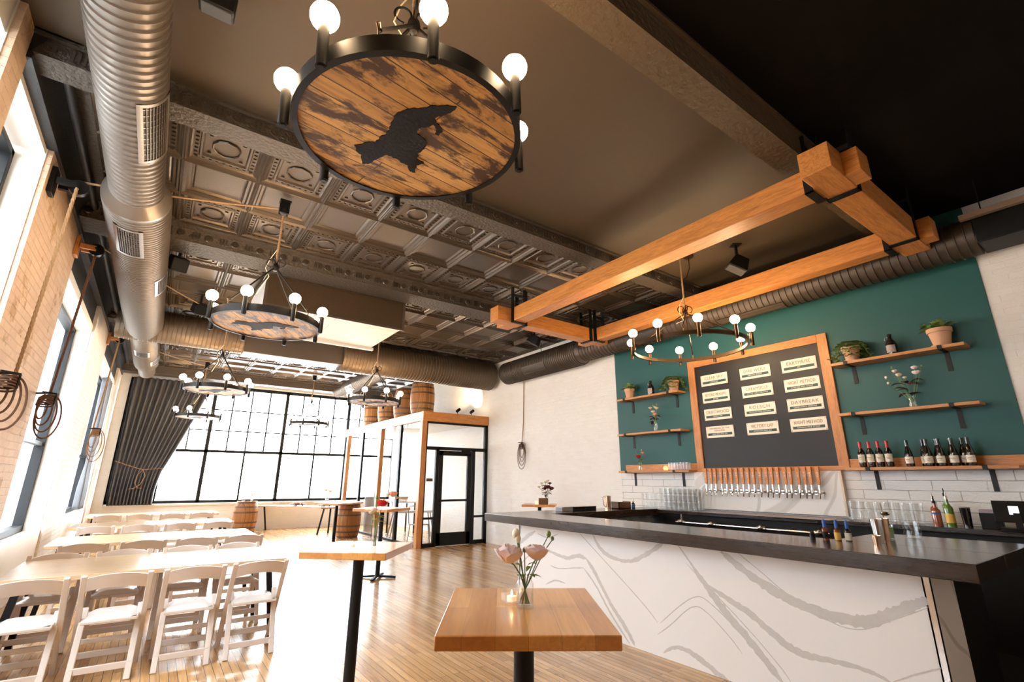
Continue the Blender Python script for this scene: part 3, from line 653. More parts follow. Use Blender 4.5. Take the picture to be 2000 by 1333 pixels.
# ================================================================ TIMBER CEILING FRAME
t = thing('timber_ceiling_frame', 'rectangular frame of four orange oak beams hung by black straps above the bar', 'timber frame')
for x0, x1 in ((4.36, 4.60), (6.26, 6.46)): B(x0, x1, 1.10, 6.52, 4.05, 4.28).build('long_beam', m_oak, t, bevel=.006)
for y0, y1 in ((1.22, 1.46), (6.10, 6.33)): B(4.10, 6.64, y0, y1, 4.045, 4.285).build('cross_beam', m_oakx, t, bevel=.006)
for bx in (4.48, 6.36):
    hw = .13 if bx < 5 else .11
    for by, sg in ((1.34, 1), (6.215, -1)):
        y = by+sg*.165                                   # strap around the long beam
        m = MB().box(bx-hw, bx-hw+.012, y-.035, y+.035, 4.03, ZC).box(bx+hw-.012, bx+hw, y-.035, y+.035, 4.03, ZC).box(bx-hw, bx+hw, y-.035, y+.035, 4.03, 4.042).box(bx-hw, bx+hw, y-.035, y+.035, 4.50, 4.512)
        m.build('steel_strap', m_blackp, t)
        s2 = 1 if bx < 5 else -1; x = bx+s2*.175         # strap around the cross beam
        m = MB().box(x-.035, x+.035, by-.13, by-.118, 4.03, ZC).box(x-.035, x+.035, by+.118, by+.13, 4.03, ZC).box(x-.035, x+.035, by-.13, by+.13, 4.03, 4.042).box(x-.035, x+.035, by-.13, by+.13, 4.50, 4.512)
        m.build('steel_strap', m_blackp, t)

# ================================================================ GLASS VESTIBULE
VX, VY = 5.24, 11.1
t = thing('glass_vestibule', 'glass entrance vestibule with orange oak posts and header and black framing', 'vestibule'); tag(t, kind='structure')
B(VX, XR-.01, VY-.02, VY+.12, 2.96, 3.20).build('oak_header', m_oakx, t, bevel=.005)
B(VX-.0, VX+.12, VY+.12, YF-.12, 2.97, 3.20).build('oak_header', m_oak, t, bevel=.005)
B(VX+.12, XR-.01, VY+.12, YF-.12, 3.0, 3.18).build('roof_deck', m_white, t)
B(VX-.01, VX+.12, VY-.025, VY+.12, 0, 2.96).build('oak_post', m_oakz, t, bevel=.005)
for y in (13.95, 17.0): B(VX, VX+.12, y-.09, y+.03, 0, 2.97).build('oak_post', m_oakz, t, bevel=.004)
for y in (12.50, 14.02, 15.5, 17.08):
    B(VX+.03, VX+.10, y-.01, y+.10, .0, 2.97).build('black_mullion', m_frame, t)
B(VX+.03, VX+.10, VY+.12, YF-.12, 0, .05).build('black_sill', m_frame, t)
for y0, y1 in ((VY+.12, 12.49), (12.61, 13.85), (14.13, 15.49), (15.61, 16.9)):
    B(VX+.06, VX+.068, y0, y1, .05, 2.97).build('glass_pane', m_glass, t)
fr = MB(); y0, y1 = VY+.0, VY+.07
fr.box(5.36, 5.40, y0, y1, 0, 2.96).box(7.09, 7.18, y0, y1, 0, 2.96).box(5.36, 7.18, y0, y1, 2.91, 2.96).box(5.36, 7.18, y0, y1, 2.26, 2.34)
fr.box(5.66, 5.74, y0, y1, 0, 2.3).box(6.70, 6.80, y0, y1, 0, 2.3).box(5.36, 5.7, y0, y1, .62, .67).box(6.8, 7.15, y0, y1, .62, .67).box(5.36, 5.7, y0, y1, 0, .09).box(6.8, 7.15, y0, y1, 0, .09)
fr.build('black_frame', m_blackp, t)
for a in ((5.40, 7.09, 2.34, 2.91), (5.40, 5.66, .67, 2.26), (5.40, 5.66, .09, .62), (6.80, 7.09, .67, 2.26), (6.80, 7.09, .09, .62)):
    B(a[0], a[1], VY+.03, VY+.038, a[2], a[3]).build('glass_pane', m_glass, t)
B(5.43, 5.60, VY+.02, VY+.03, 1.50, 1.57).build('room_number_plate', m_brown, t)
d = thing('door_1', None, None); tag(d, kind='structure')
dm = MB(); x0, x1 = 5.75, 6.69
dm.box(x0, x0+.11, y0, y1, .01, 2.25).box(x1-.11, x1, y0, y1, .01, 2.25).box(x0, x1, y0, y1, 2.13, 2.25).box(x0, x1, y0, y1, .01, .30).box(x0, x1, y0, y1, 1.02, 1.07)
dm.build('door_frame', m_blackp, d, bevel=.003)
B(x0+.11, x1-.11, VY+.03, VY+.038, .30, 2.13).build('door_pane', m_glass, d)
MB().cyl((x0+.03, VY-.05, 1.05), (x1-.02, VY-.05, 1.05), .016, n=12).bar((x0+.08, VY, 1.05), (x0+.08, VY-.05, 1.05), .02, .02).bar((x1-.08, VY, 1.05), (x1-.08, VY-.05, 1.05), .02, .02).build('push_bar', m_black, d)
MB().box(6.35, 6.62, VY-.05, VY, 2.20, 2.27).bar((6.4, VY-.04, 2.19), (6.62, VY-.14, 2.19), .02, .01).bar((6.62, VY-.14, 2.19), (6.45, VY-.0, 2.19), .02, .01).build('door_closer', m_blackp, d)
for x in (6.35, 6.78):
    s = thing('spotlight', 'small black spotlight on the vestibule roof, '+('left' if x < 6.5 else 'right')+' of the pair washing the brick', 'spotlight', (x, 11.32, 3.20), 0, 'roof spotlights')
    MB().cyl((0, 0, 0), (0, 0, .09), .008, n=8).cyl((0, 0, 0), (0, 0, .012), .04, n=14).build('stem', m_black, s)
    hd = MB().cyl((-.03, 0, .10), (.07, .02, .17), .038, n=18).build('lamp_head', m_blackp, s)
    MB().cyl((.070, .02, .17), (.073, .0206, .1721), .03, n=16).build('lens', m_spot, hd)
    l = bpy.data.lights.new('spot_beam', 'SPOT'); l.energy = 150; l.color = (1, .72, .42); l.spot_size = radians(55); l.spot_blend = .7; l.shadow_soft_size = .03
    lo = bpy.data.objects.new('spot_beam', l); COL.objects.link(lo); lo.parent = s; lo.location = (.09, .024, .185); lo.rotation_euler = V((.42, .55 if x > 6.5 else 1.0, .62)).to_track_quat('-Z', 'Y').to_euler()

# ================================================================ BARRELS
def barrel(label, loc, rz=0, h=.90, R=.33, r=.27):
    t = thing('oak_barrel', label, 'barrel', loc, rz, 'oak whiskey barrels')
    N_ = 14; prof = []
    for i in range(N_+1):
        z = h*i/N_; u = 2*z/h-1; prof.append((r+(R-r)*(1-u*u), z))
    MB().lathe([(1e-4, .03), (r-.02, .03), (r-.015, 0)]+prof+[(r-.015, h), (r-.02, h-.03), (1e-4, h-.03)], (0, 0, 0), 28).build('staves', m_stave, t, smooth=25)
    for z in (.035, .16, .31, .59, .74, .865):
        def rad(q): u = 2*q/h-1; return r+(R-r)*(1-u*u)+.004
        w = .022
        MB().lathe([(rad(z-w)-.006, z-w), (rad(z-w), z-w), (rad(z+w), z+w), (rad(z+w)-.006, z+w)], (0, 0, 0), 28, True).build('iron_hoop', m_hoop, t)
    return t
bar0 = barrel('nearest and tallest looking barrel on the vestibule roof corner', (5.62, 12.0, 3.20), .3)
dup(bar0, (5.66, 13.25, 3.20), 1.1, 'second barrel from the corner on the vestibule roof')
dup(bar0, (5.60, 14.35, 3.20), 2.0, 'third barrel from the corner on the vestibule roof')
dup(bar0, (5.64, 15.75, 3.20), 2.9, 'farthest barrel on the vestibule roof, nearest the far window')
dup(bar0, (6.45, 13.7, 3.20), .6, 'barrel standing in the back row on the vestibule roof')
dup(bar0, (2.42, 16.9, 0), .9, 'oak barrel on the floor at the left end of the buffet table')
dup(bar0, (4.62, 14.2, 0), 1.7, 'oak barrel on the floor carrying the high wooden top')

# ================================================================ FOLDING CHAIRS
def make_chair():
    t = thing('folding_chair', 'x', 'chair', (0, 0, 0), 0)
    W2 = .215
    for s_ in (-1, 1):
        MB().bar((s_*W2, -.25, .80), (s_*W2, .24, 0), .026, .042, (1, 0, 0)).build('long_leg', m_chair, t, bevel=.006)
        MB().bar((s_*(W2-.03), .02, .52), (s_*(W2-.03), -.20, .0), .026, .045, (1, 0, 0)).build('rear_leg', m_chair, t, bevel=.006)
    n = 10; vs = []; fs = []
    def yy(z): return -.25+(.80-z)*.49/.80
    for i in range(n+1):
        x = -W2+2*W2*i/n; arch = .035*(1-(2*i/n-1)**2); bow = -.03*(1-(2*i/n-1)**2)
        for z in (.665+arch, .775+arch):
            for q in (-.009, .009): vs.append((x, yy(z)+bow+q, z))
    for i in range(n):
        b = 4*i; fs += [(b, b+4, b+6, b+2), (b+1, b+3, b+7, b+5), (b, b+1, b+5, b+4), (b+2, b+6, b+7, b+3)]
    fs += [(0, 2, 3, 1), (4*n, 4*n+1, 4*n+3, 4*n+2)]
    MB().add(vs, fs).build('backrest', m_chair, t, bevel=.004)
    m = MB().box(-.185, .185, -.17, .22, .425, .45); m.build('seat', m_chair, t, bevel=.006)
    vs = []; fs = []; k = 8
    for j in range(k+1):
        for i in range(k+1):
            u, v = i/k*2-1, j/k*2-1; z = .45+.035*(1-u**6)*(1-v**6); vs.append((u*.172, .025+v*.185, z))
    for j in range(k):
        for i in range(k): b = j*(k+1)+i; fs.append((b, b+1, b+k+2, b+k+1))
    MB().add(vs, fs).build('seat_pad', m_pad, t, smooth=80, recalc=False)
    MB().box(-W2+.02, W2-.02, -.165, -.145, .075, .125).build('rear_stretcher', m_chair, t, bevel=.005)
    MB().bar((-W2, .165, .13), (W2, .165, .13), .018, .05).build('front_stretcher', m_chair, t, bevel=.005)
    MB().bar((-W2, .09, .25), (W2, .09, .25), .018, .04).build('front_stretcher', m_chair, t, bevel=.005)
    return t
ch = make_chair(); first = True
TAB = [(-.88, 1.27, 5.76, 6.92), (-.92, 1.38, 8.30, 9.43), (-.98, 1.40, 10.95, 12.0), (-1.02, 1.43, 13.9, 14.95)]
names = ['nearest long table', 'second long table', 'third long table', 'farthest long table']
pos4 = ['leftmost', 'second from left', 'third from left', 'rightmost']
for ti, (x0, x1, y0, y1) in enumerate(TAB):
    xs = [-.62, -.09, .46, .99] if ti == 0 else [x0+.40+.56*k for k in range(4)]
    for side in (0, 1):
        if side == 1 and ti > 0: continue
        for k, x in enumerate(xs):
            y = (y0-.15) if side == 0 else (y1-.19); rz = random.uniform(-.05, .05)+(pi if side else 0)
            lab = 'white folding chair, %s on the %s side of the %s' % (pos4[k], 'near' if side == 0 else 'far', names[ti])
            if first: ch.location = (x, y, 0); ch.rotation_euler = (0, 0, rz); ch['label'] = lab; ch['group'] = 'white folding chairs at the long tables'; first = False
            else: dup(ch, (x+random.uniform(-.02, .02), y, 0), rz, lab)
# ================================================================ LONG TABLES
for ti, (x0, x1, y0, y1) in enumerate(TAB):
    t = thing('long_table', 'pale wooden long table in the left rows, the '+names[ti].replace(' long table', '')+' of four', 'table', ((x0+x1)/2, (y0+y1)/2, 0), 0, 'long tables')
    hx, hy = (x1-x0)/2, (y1-y0)/2
    B(-hx, hx, -hy, hy, .72, .76).build('tabletop', m_pale, t, bevel=.004)
    for sx in (-1, 1):
        for sy in (-1, 1): MB().bar((sx*(hx-.14), sy*(hy-.14), .72), (sx*(hx-.05), sy*(hy-.06), 0), .05, .05).build('leg', m_blackp, t)
        B(sx*(hx-.14)-.03, sx*(hx-.14)+.03, -hy+.12, hy-.12, .69, .72).build('apron_rail', m_blackp, t)
# small items on long tables
def lathe_thing(name, label, cat, prof, mat, loc, group=None, n=20, rz=0):
    o = MB().lathe(prof, (0, 0, 0), n).build(name, mat); o.location = loc; o.rotation_euler = (0, 0, rz); return tag(o, label, cat, group)
def cup(r0, r1, h, w=.003, base=.006): return [(1e-4, 0), (r0, 0), (r1, h), (r1-w, h), (r0-w, base), (1e-4, base)]
# ================================================================ HIGH TABLES
def hightop(label, c, a, hx, hy, top=1.08, foot_rot=0, mat=m_htop):
    t = thing('high_table', label, 'high table', (c[0], c[1], 0), a, 'high cocktail tables')
    B(-hx, hx, -hy, hy, top-.045, top).build('tabletop', mat, t, bevel=.004)
    MB().cyl((0, 0, .04), (0, 0, top-.05), .038, n=20).build('column', m_blackp, t)
    MB().cyl((0, 0, top-.06), (0, 0, top-.045), .12, n=20).build('mount_plate', m_blackp, t)
    for k in range(4):
        an = foot_rot+k*pi/2; MB().bar((0, 0, .035), (.30*cos(an), .30*sin(an), .018), .05, .03).build('foot', m_blackp, t, bevel=.006)
    return t
hightop('square oak high table in the foreground with pink flowers and candle', (1.235, 1.635), -YAW+.02, .295, .345)
hightop('oak high table left of the foreground one, with a red rose', (1.30, 3.68), -.72, .30, .30)
hightop('oak high table in front of the glass vestibule', (3.24, 8.25), -1.0, .34, .34, foot_rot=.35)
hightop('small oak high table against the white brick wall behind the bar', (6.45, 8.0), -.75, .33, .33)
# barrel table
t = thing('barrel_table', 'wide oak top resting on a barrel and one thick black post', 'table', (4.2, 13.95, 0))
m = MB(); m.prism([(-.62, .0), (-.33, -1.15), (.62, -.25), (.46, .85)], 'z', .905, .95); m.build('tabletop', m_htop, t, bevel=.004)
MB().bar((-.14, -.42, 0), (-.14, -.42, .905), .07, .07).build('post', m_blackp, t)
# buffet
t = thing('buffet_table', 'long pale buffet table on black angled trestle legs under the far window', 'table', (3.62, 16.4, 0), -.935)
B(-1.50, 1.50, -.26, .26, .72, .76).build('tabletop', m_pale, t, bevel=.004)
for sx in (-1, 1):
    B(sx*1.28-.10, sx*1.28+.10, -.2, .2, .70, .72).build('trestle_bracket', m_blackp, t)
    for sy in (-1, 1): MB().bar((sx*1.28-.04*sx, sy*.15, .70), (sx*1.16, sy*.24, 0), .035, .035).build('leg', m_blackp, t)
# food on boards
def on_buffet(u, w): c, s_ = cos(-.935), sin(-.935); return (3.62+u*c-w*s_, 16.4+u*s_+w*c, .76)
def tray(label, loc, R_, n):
    t = thing('serving_board', label, 'serving board', loc, 0)
    MB().lathe([(1e-4, .03), (R_-.02, .03), (R_, .045), (R_, .055), (R_-.03, .05), (1e-4, .05)], (0, 0, 0), 24).build('round_board', m_brown, t)
    for k in range(3): a = 2*pi*k/3; MB().cyl((R_*.6*cos(a), R_*.6*sin(a), 0), (R_*.6*cos(a), R_*.6*sin(a), .03), .02, n=8).build('foot', m_brown, t)
    f = MB()
    for k in range(n):
        a, r = random.uniform(0, 6.28), random.uniform(0, R_-.07); f.sphere((r*cos(a), r*sin(a), .075+.02*random.random()), random.uniform(.022, .04), 8, .8, 5)
    tag(f.build('snacks', m_peach, t), kind='stuff'); return t
tray('large round serving board piled with pale snacks on the buffet', on_buffet(.15, 0), .24, 40)
tray('low serving board of sliced snacks at the right end of the buffet', on_buffet(1.15, 0), .2, 26)

# ================================================================ FLOWERS, CANDLES
def rose(mb, c, r, layers=5, n=6):
    c = V(c); rr_ = random.Random(int(r*1e4)+layers)
    for L_ in range(layers):
        f = (L_+1)/layers; k = 3 if L_ == 0 else (5 if L_ < 3 else n); R_ = r*(.22+.78*f); top = r*(.80-.40*f)
        for i in range(k):
            a = 2*pi*i/k+L_*.9+rr_.uniform(-.15, .15); vs = []; hw = (1.5+.2*rr_.random())*pi/k; tp_ = top+rr_.uniform(-.12, .12)*r; op = rr_.uniform(.95, 1.12)
            for v in range(7):
                tv = v/6; out = R_*op*sin(.22+1.42*tv)*(1+.16*f*tv**5); z = -.62*r+(.62*r+tp_)*(tv**1.25)
                for j in range(7):
                    u = j/3-1; aa = a+u*hw*(.30+.70*sin(pi*min(1, tv*.62+.16))); q = 1+.05*sin(5*u+2*i+L_)*tv-.05*u*u*f
                    vs.append(c+V((out*q*cos(aa), out*q*sin(aa), z-.26*r*u*u*tv**2+.05*r*sin(7*u+i)*tv**3)))
            mb.add(vs, [(7*p+q, 7*p+q+1, 7*p+q+8, 7*p+q+7) for p in range(6) for q in range(6)])
    return mb
def bouquet(label, loc, jar, flowers, leaves=6, name='flower_vase', lmat=None, seed=1, ll=.06, ribs=False):
    """jar=(r,h); flowers=[(dx,dy,dz,r,mat)] ; stems run from the jar to each flower"""
    rnd = random.Random(seed); t = thing(name, label, 'vase of flowers', loc); r, h = jar
    prof = [(1e-4, 0), (r*.92, 0), (r, .01), (r, h*.78), (r*.8, h*.88), (r*.86, h), (r*.80, h), (r*.74, h*.88), (r*.92, h*.76), (r*.92, .014), (1e-4, .012)]
    j = MB().lathe(prof, (0, 0, 0), 20).build('glass_jar', m_clear, t)
    MB().lathe([(1e-4, .013), (r*.9, .013), (r*.9, h*.55), (1e-4, h*.55)], (0, 0, 0), 16).build('water', m_clear, j)
    sm = MB(); mats = {}
    for i, (dx, dy, dz, fr_, mt) in enumerate(flowers):
        b = V((-dx*.25, -dy*.25, .015)); q = V((dx*.25, dy*.25, h)); e = V((dx, dy, dz-fr_*.5))
        sm.tube([b, b.lerp(q, .5), q, q.lerp(e, .6)+V((0, 0, .01)), e], .0022+.0006*(fr_ > .03), 5)
        mats.setdefault(mt.name, (mt, []))[1].append(((dx, dy, dz), fr_))
    s_ = sm.build('stems', m_stem, t)
    for mn, (mt, L_) in mats.items():
        for c, fr_ in L_:
            mb = MB()
            if fr_ > .017: rose(mb, c, fr_)
            else: mb.sphere(c, fr_, 8, 1.3, 6)
            o = mb.build('blossom' if fr_ > .017 else 'bud', mt, t, smooth=180)
            if fr_ > .03: sb = o.modifiers.new('soft', 'SUBSURF'); sb.levels = 1; sb.render_levels = 1
    lf = MB()
    for k in range(leaves):
        a = rnd.uniform(0, 6.28); z = h*.9+rnd.uniform(0, .8)*max(.05, (flowers[0][2]-h)); rr = .012
        lf.leaf((rr*cos(a), rr*sin(a), z), (cos(a), sin(a), rnd.uniform(.2, .9)), ll*rnd.uniform(.7, 1.2), ll*.42, .5)
    lf.build('leaves', lmat or m_leaf, t); return t
R3 = lambda x, y: (x*cos(YAW)+y*sin(YAW), -x*sin(YAW)+y*cos(YAW))   # offsets seen from the camera side: right, away
def fl(x, y, z, r, m): a, b = R3(x, y); return (a, b, z, r, m)
bouquet('glass jar with two pale pink blooms standing on the foreground high table', (1.232, 1.622, 1.08), (.033, .112),
        [fl(-.062, -.01, .190, .050, m_pink), fl(.046, .0, .196, .043, m_pink), fl(-.035, .02, .262, .016, m_cream), fl(-.028, .015, .245, .013, m_cream), fl(.095, .02, .262, .010, m_leaf), fl(.11, .02, .245, .007, m_leaf), fl(-.002, .0, .205, .008, m_leaf)], 7, seed=4, ll=.06)
def candle(label, loc, s=.032):
    t = thing('candle_holder', label, 'candle', loc, .3, 'glass tea light holders')
    g = MB(); h = .062
    g.box(-s, s, -s, s, 0, .012); 
    for a, b, c, d in ((-s, s, -s, -s+.004), (-s, s, s-.004, s), (-s, -s+.004, -s, s), (s-.004, s, -s, s)): g.box(a, b, c, d, .012, h)
    g.build('square_glass', m_clear, t, bevel=.002)
    w = MB().lathe([(1e-4, .013), (.019, .013), (.019, .030), (1e-4, .029)], (0, 0, 0), 16).build('tea_light', m_wax, t)
    MB().lathe([(1e-4, .030), (.004, .036), (.003, .043), (1e-4, .052)], (0, 0, 0), 8).build('flame', m_flame, w); return t
candle('square glass tea light beside the pink flowers on the foreground table', (1.225, 1.70, 1.08))
candle('square glass tea light near the red rose on the second high table', (1.215, 3.60, 1.08))
bouquet('thin glass vase with a single red rose on the second high table', (1.36, 3.56, 1.08), (.024, .15), [fl(.035, 0, .30, .036, m_red), fl(-.02, 0, .255, .022, m_pink), fl(-.045, .01, .235, .018, m_cream), fl(-.015, .02, .34, .012, m_leaf)], 9, seed=8, ll=.07)
bouquet('glass vase with one peach bloom on the high table before the vestibule', (3.40, 8.22, 1.08), (.04, .11), [fl(0, 0, .22, .07, m_peach), fl(-.09, 0, .20, .03, m_cream), fl(.06, .05, .16, .03, m_cream)], 5, seed=2, ll=.08)
bouquet('small vase of cream blossoms on the barrel table', (3.98, 14.2, .95), (.04, .12), [fl(-.05, 0, .30, .045, m_cream), fl(.06, 0, .27, .05, m_cream), fl(.0, 0, .34, .03, m_cream)], 4, seed=3, ll=.08)
bouquet('vase of dark burgundy foliage and cream blossoms on the small table behind the bar', (6.52, 7.86, 1.08), (.045, .17),
        [fl(-.02, 0, .42, .035, m_cream), fl(-.10, 0, .40, .03, m_cream), fl(-.15, 0, .33, .03, m_cream), fl(.03, 0, .45, .03, m_cream), fl(.07, 0, .40, .035, m_leafd), fl(.03, 0, .33, .05, m_leafd), fl(.10, 0, .30, .05, m_leafd), fl(-.03, 0, .30, .04, m_leafd)], 26, seed=5, lmat=m_leafd, ll=.13)
bx = thing('planter_box', 'small dark wooden box with a candle on the table behind the bar', 'box', (6.37, 7.78, 1.08), -.6)
B(-.09, .09, -.06, .06, 0, .12).build('box_body', m_brown, bx, bevel=.004); B(-.16, -.10, -.03, .03, 0, .07).build('candle_block', m_wax, bx, bevel=.004)
# things on the left barrel and buffet
bouquet('tiny vase with one yellow flower on the floor barrel at the left', (2.52, 16.85, .90), (.03, .09), [fl(.0, 0, .17, .035, m_yel)], 3, seed=6, ll=.05)
lathe_thing('drinks_jug', 'pale frosted jug on the floor barrel at the left', 'jug', cup(.05, .055, .2), m_clear, (2.30, 16.9, .90))
lathe_thing('glass_tumbler', 'glass tumbler at the left end of the buffet table', 'glass', cup(.03, .035, .09), m_clear, on_buffet(-.75, 0))
lathe_thing('glass_tumbler', 'glass tumbler on the buffet table beside the large serving board', 'glass', cup(.03, .035, .09), m_clear, on_buffet(-.5, .02))
lathe_thing('glass_votive', 'tiny glass votive on the right part of the nearest long table', 'candle', cup(.022, .026, .03), m_clear, (.20, 6.3, .76))
# inside the vestibule
t = thing('bench', 'white bench with angled grey legs seen through the vestibule glass', 'bench', (6.1, 13.3, 0), -.15)
B(-.62, .62, -.16, .16, .64, .70).build('bench_seat', m_bwhite, t, bevel=.01)
for sx in (-1, 1):
    for sy in (-1, 1): MB().tube([(sx*.5, sy*.1, .64), (sx*.62, sy*.17, 0)], .018, 8).build('leg', m_grey, t)
t = thing('metal_chair', 'thin grey metal chair behind the left sidelight of the glass door', 'chair', (5.72, 12.0, 0), .3)
B(-.19, .19, -.19, .19, .43, .45).build('seat', m_grey, t, bevel=.01)
MB().tube([(-.18, .18, .44), (-.19, .22, .82), (-.14, .23, .88), (.14, .23, .88), (.19, .22, .82), (.18, .18, .44)], .012, 8).build('back_frame', m_grey, t)
for sx in (-1, 1):
    for sy in (-1, 1): MB().tube([(sx*.16, sy*.16, .43), (sx*.2, sy*.2, 0)], .014, 8).build('leg', m_grey, t)
t = thing('side_table', 'small white table with black legs inside the vestibule', 'table', (6.3, 14.5, 0), 0)
B(-.35, .35, -.35, .35, .86, .90).build('tabletop', m_bwhite, t, bevel=.005)
for sx in (-1, 1):
    for sy in (-1, 1): B(sx*.3-.02, sx*.3+.02, sy*.3-.02, sy*.3+.02, 0, .86).build('leg', m_blackp, t)
t = thing('wicker_basket', 'wicker basket of dried peach blooms on the table inside the vestibule', 'basket', (6.3, 14.5, .90), 0)
MB().lathe([(1e-4, 0), (.15, 0), (.2, .14), (.19, .14), (.14, .015), (1e-4, .015)], (0, 0, 0), 20).build('basket_bowl', m_basket, t)
m = MB()
for k in range(9): a = k*2.4; r = .04+.013*k; rose(m, (r*cos(a), r*sin(a), .19+.02*(k % 3)), .045, 3, 5)
tag(m.build('dried_blooms', m_peach, t, smooth=60), kind='stuff')
lathe_thing('waste_bin', 'dark round bin behind the vestibule glass', 'bin', cup(.14, .17, 1.15, .01, .02), m_grey, (5.7, 15.6, 0))

# ================================================================ BAR
ZB = 1.11
t = thing('bar_counter', 'long bar with thick dark stained top and white grey-veined marble front', 'bar counter')
VEINS = [[(2.555, 0.968, 0.0243), (2.42, 0.877, 0.0272), (2.261, 0.786, 0.0333), (2.111, 0.72, 0.0354), (1.968, 0.675, 0.0306), (1.834, 0.641, 0.036), (1.673, 0.628, 0.0344), (1.548, 0.644, 0.0395), (1.423, 0.7, 0.0355), (1.3, 0.775, 0.0319), (1.213, 0.82, 0.0256), (1.146, 0.855, 0.0197)], [(2.979, 0.973, 0.0066), (2.883, 0.859, 0.0085), (2.793, 0.746, 0.0206), (2.684, 0.622, 0.0317), (2.561, 0.49, 0.0342), (2.423, 0.372, 0.0325), (2.297, 0.243, 0.0276), (2.164, 0.108, 0.0228)], [(2.734, 0.694, 0.0081), (2.546, 0.607, 0.023), (2.378, 0.545, 0.0257), (2.228, 0.45, 0.0245), (2.089, 0.363, 0.0267), (1.95, 0.338, 0.0225), (1.814, 0.351, 0.0186), (1.627, 0.354, 0.0148), (1.515, 0.335, 0.0114), (1.464, 0.316, 0.0084)], [(3.238, 0.04, 0.0082), (3.142, 0.104, 0.0142), (3.07, 0.125, 0.016), (2.966, 0.123, 0.0196), (2.846, 0.084, 0.0228), (2.711, 0.027, 0.022), (2.603, -0.008, 0.0143)], [(4.081, 0.966, 0.0159), (3.995, 0.85, 0.0206), (3.887, 0.786, 0.0201), (3.711, 0.757, 0.0146), (3.541, 0.764, 0.0189), (3.374, 0.845, 0.0209), (3.244, 0.919, 0.0206), (3.137, 0.984, 0.0181)], [(4.309, 0.979, 0.0055), (3.928, 0.731, 0.005), (3.595, 0.514, 0.0046), (3.387, 0.371, 0.0044), (3.277, 0.276, 0.0043)], [(3.248, 0.278, 0.0042), (3.064, 0.432, 0.0042), (2.892, 0.554, 0.0041), (2.787, 0.585, 0.004), (2.672, 0.526, 0.0039), (2.484, 0.394, 0.0055), (2.3, 0.225, 0.0052), (2.181, 0.113, 0.0049)], [(3.287, 0.177, 0.0042), (3.135, 0.285, 0.0042), (2.927, 0.466, 0.0041), (2.821, 0.502, 0.004), (2.706, 0.442, 0.0039), (2.539, 0.309, 0.0037), (2.464, 0.225, 0.0036)], [(4.199, 0.713, 0.0183), (4.087, 0.609, 0.0204), (3.948, 0.432, 0.0171), (3.849, 0.306, 0.0189), (3.72, 0.193, 0.0228), (3.618, 0.081, 0.02), (3.572, 0.017, 0.0153)], [(4.245, 0.614, 0.0078), (4.058, 0.463, 0.01), (3.888, 0.251, 0.0118), (3.728, 0.101, 0.0113), (3.636, 0.019, 0.0088)], [(5.443, 0.478, 0.0091), (5.268, 0.608, 0.009), (5.11, 0.698, 0.0119), (4.908, 0.737, 0.0116), (4.672, 0.695, 0.0168), (4.494, 0.678, 0.0191), (4.321, 0.736, 0.0214), (4.199, 0.713, 0.0209)], [(4.816, 0.565, 0.0056), (4.677, 0.545, 0.0055), (4.411, 0.591, 0.0053), (4.245, 0.614, 0.0078)], [(4.907, 0.345, 0.0084), (4.727, 0.422, 0.0082), (4.557, 0.411, 0.008)], [(2.407, 0.976, 0.0039), (2.249, 0.873, 0.0037), (2.036, 0.715, 0.0035), (1.837, 0.617, 0.0033), (1.681, 0.576, 0.0031), (1.557, 0.591, 0.003), (1.414, 0.672, 0.0029), (1.159, 0.81, 0.0028)], [(1.449, 0.323, 0.0056), (1.316, 0.402, 0.0041), (1.163, 0.481, 0.0053)], [(5.421, 0.75, 0.025), (5.266, 0.851, 0.0247), (5.096, 0.926, 0.0182)], [(5.055, 0.9, 0.009), (4.856, 0.864, 0.0088), (4.664, 0.927, 0.0086)], [(2.913, 0.834, 0.0043), (2.726, 0.675, 0.004), (2.512, 0.519, 0.0038), (2.321, 0.359, 0.0035), (2.15, 0.197, 0.0033), (2.105, 0.135, 0.0032)]]
mf = B(4.04, 4.08, 1.17, 5.44, 0, 1.01); mf.cur = 1; rv = random.Random(2)
for vi, L_ in enumerate(VEINS):
    pts = []
    for (a, b) in zip(L_[:-1], L_[1:]):
        for q in range(7): u = q/7; pts.append([a[i]+(b[i]-a[i])*u for i in range(3)])
    pts.append(list(L_[-1]))
    for _ in range(6):                                   # smooth the traced centre line
        pts = [pts[0]]+[[(pts[i-1][k]+2*pts[i][k]+pts[i+1][k])/4 for k in range(3)] for i in range(1, len(pts)-1)]+[pts[-1]]
    vs = []; n = len(pts); th = 4.0395-.00006*vi
    for i, (y, z, w) in enumerate(pts):
        dy = pts[min(i+1, n-1)][0]-pts[max(i-1, 0)][0]; dz = pts[min(i+1, n-1)][1]-pts[max(i-1, 0)][1]; l_ = math.hypot(dy, dz) or 1
        ny, nz = -dz/l_, dy/l_; end = min(1, .35+min(i, n-1-i)/4)
        for s_ in (-1, 1):
            ww = w*end*(1+rv.uniform(-.25, .25)); y_ = y+s_*ny*ww; z_ = min(1.009, max(.001, z+s_*nz*ww)); y_ = min(5.439, max(1.171, y_)); vs.append((th, y_, z_))
    mf.cur = 1 if L_[len(L_)//2][2] > .006 else 2
    mf.add(vs, [(2*i, 2*i+1, 2*i+3, 2*i+2) for i in range(n-1)])
mf.build('marble_front', [m_slabw, m_veinb, m_veind], t, smooth=0)
B(4.04, 4.50, 1.15, 1.19, 0, 1.01).build('marble_end', m_marblex, t)
B(4.04, 6.68, 5.42, 5.46, 0, 1.01).build('marble_end', m_marblex, t)
B(4.02, 4.05, 1.145, 1.175, 0, 1.01).build('corner_trim', m_steel, t)
B(3.77, 4.44, .85, 5.87, 1.01, ZB).build('counter_top', m_slab, t, bevel=.004)
B(4.44, 6.70, 5.28, 5.87, 1.012, ZB).build('counter_return', m_slabx, t, bevel=.003)
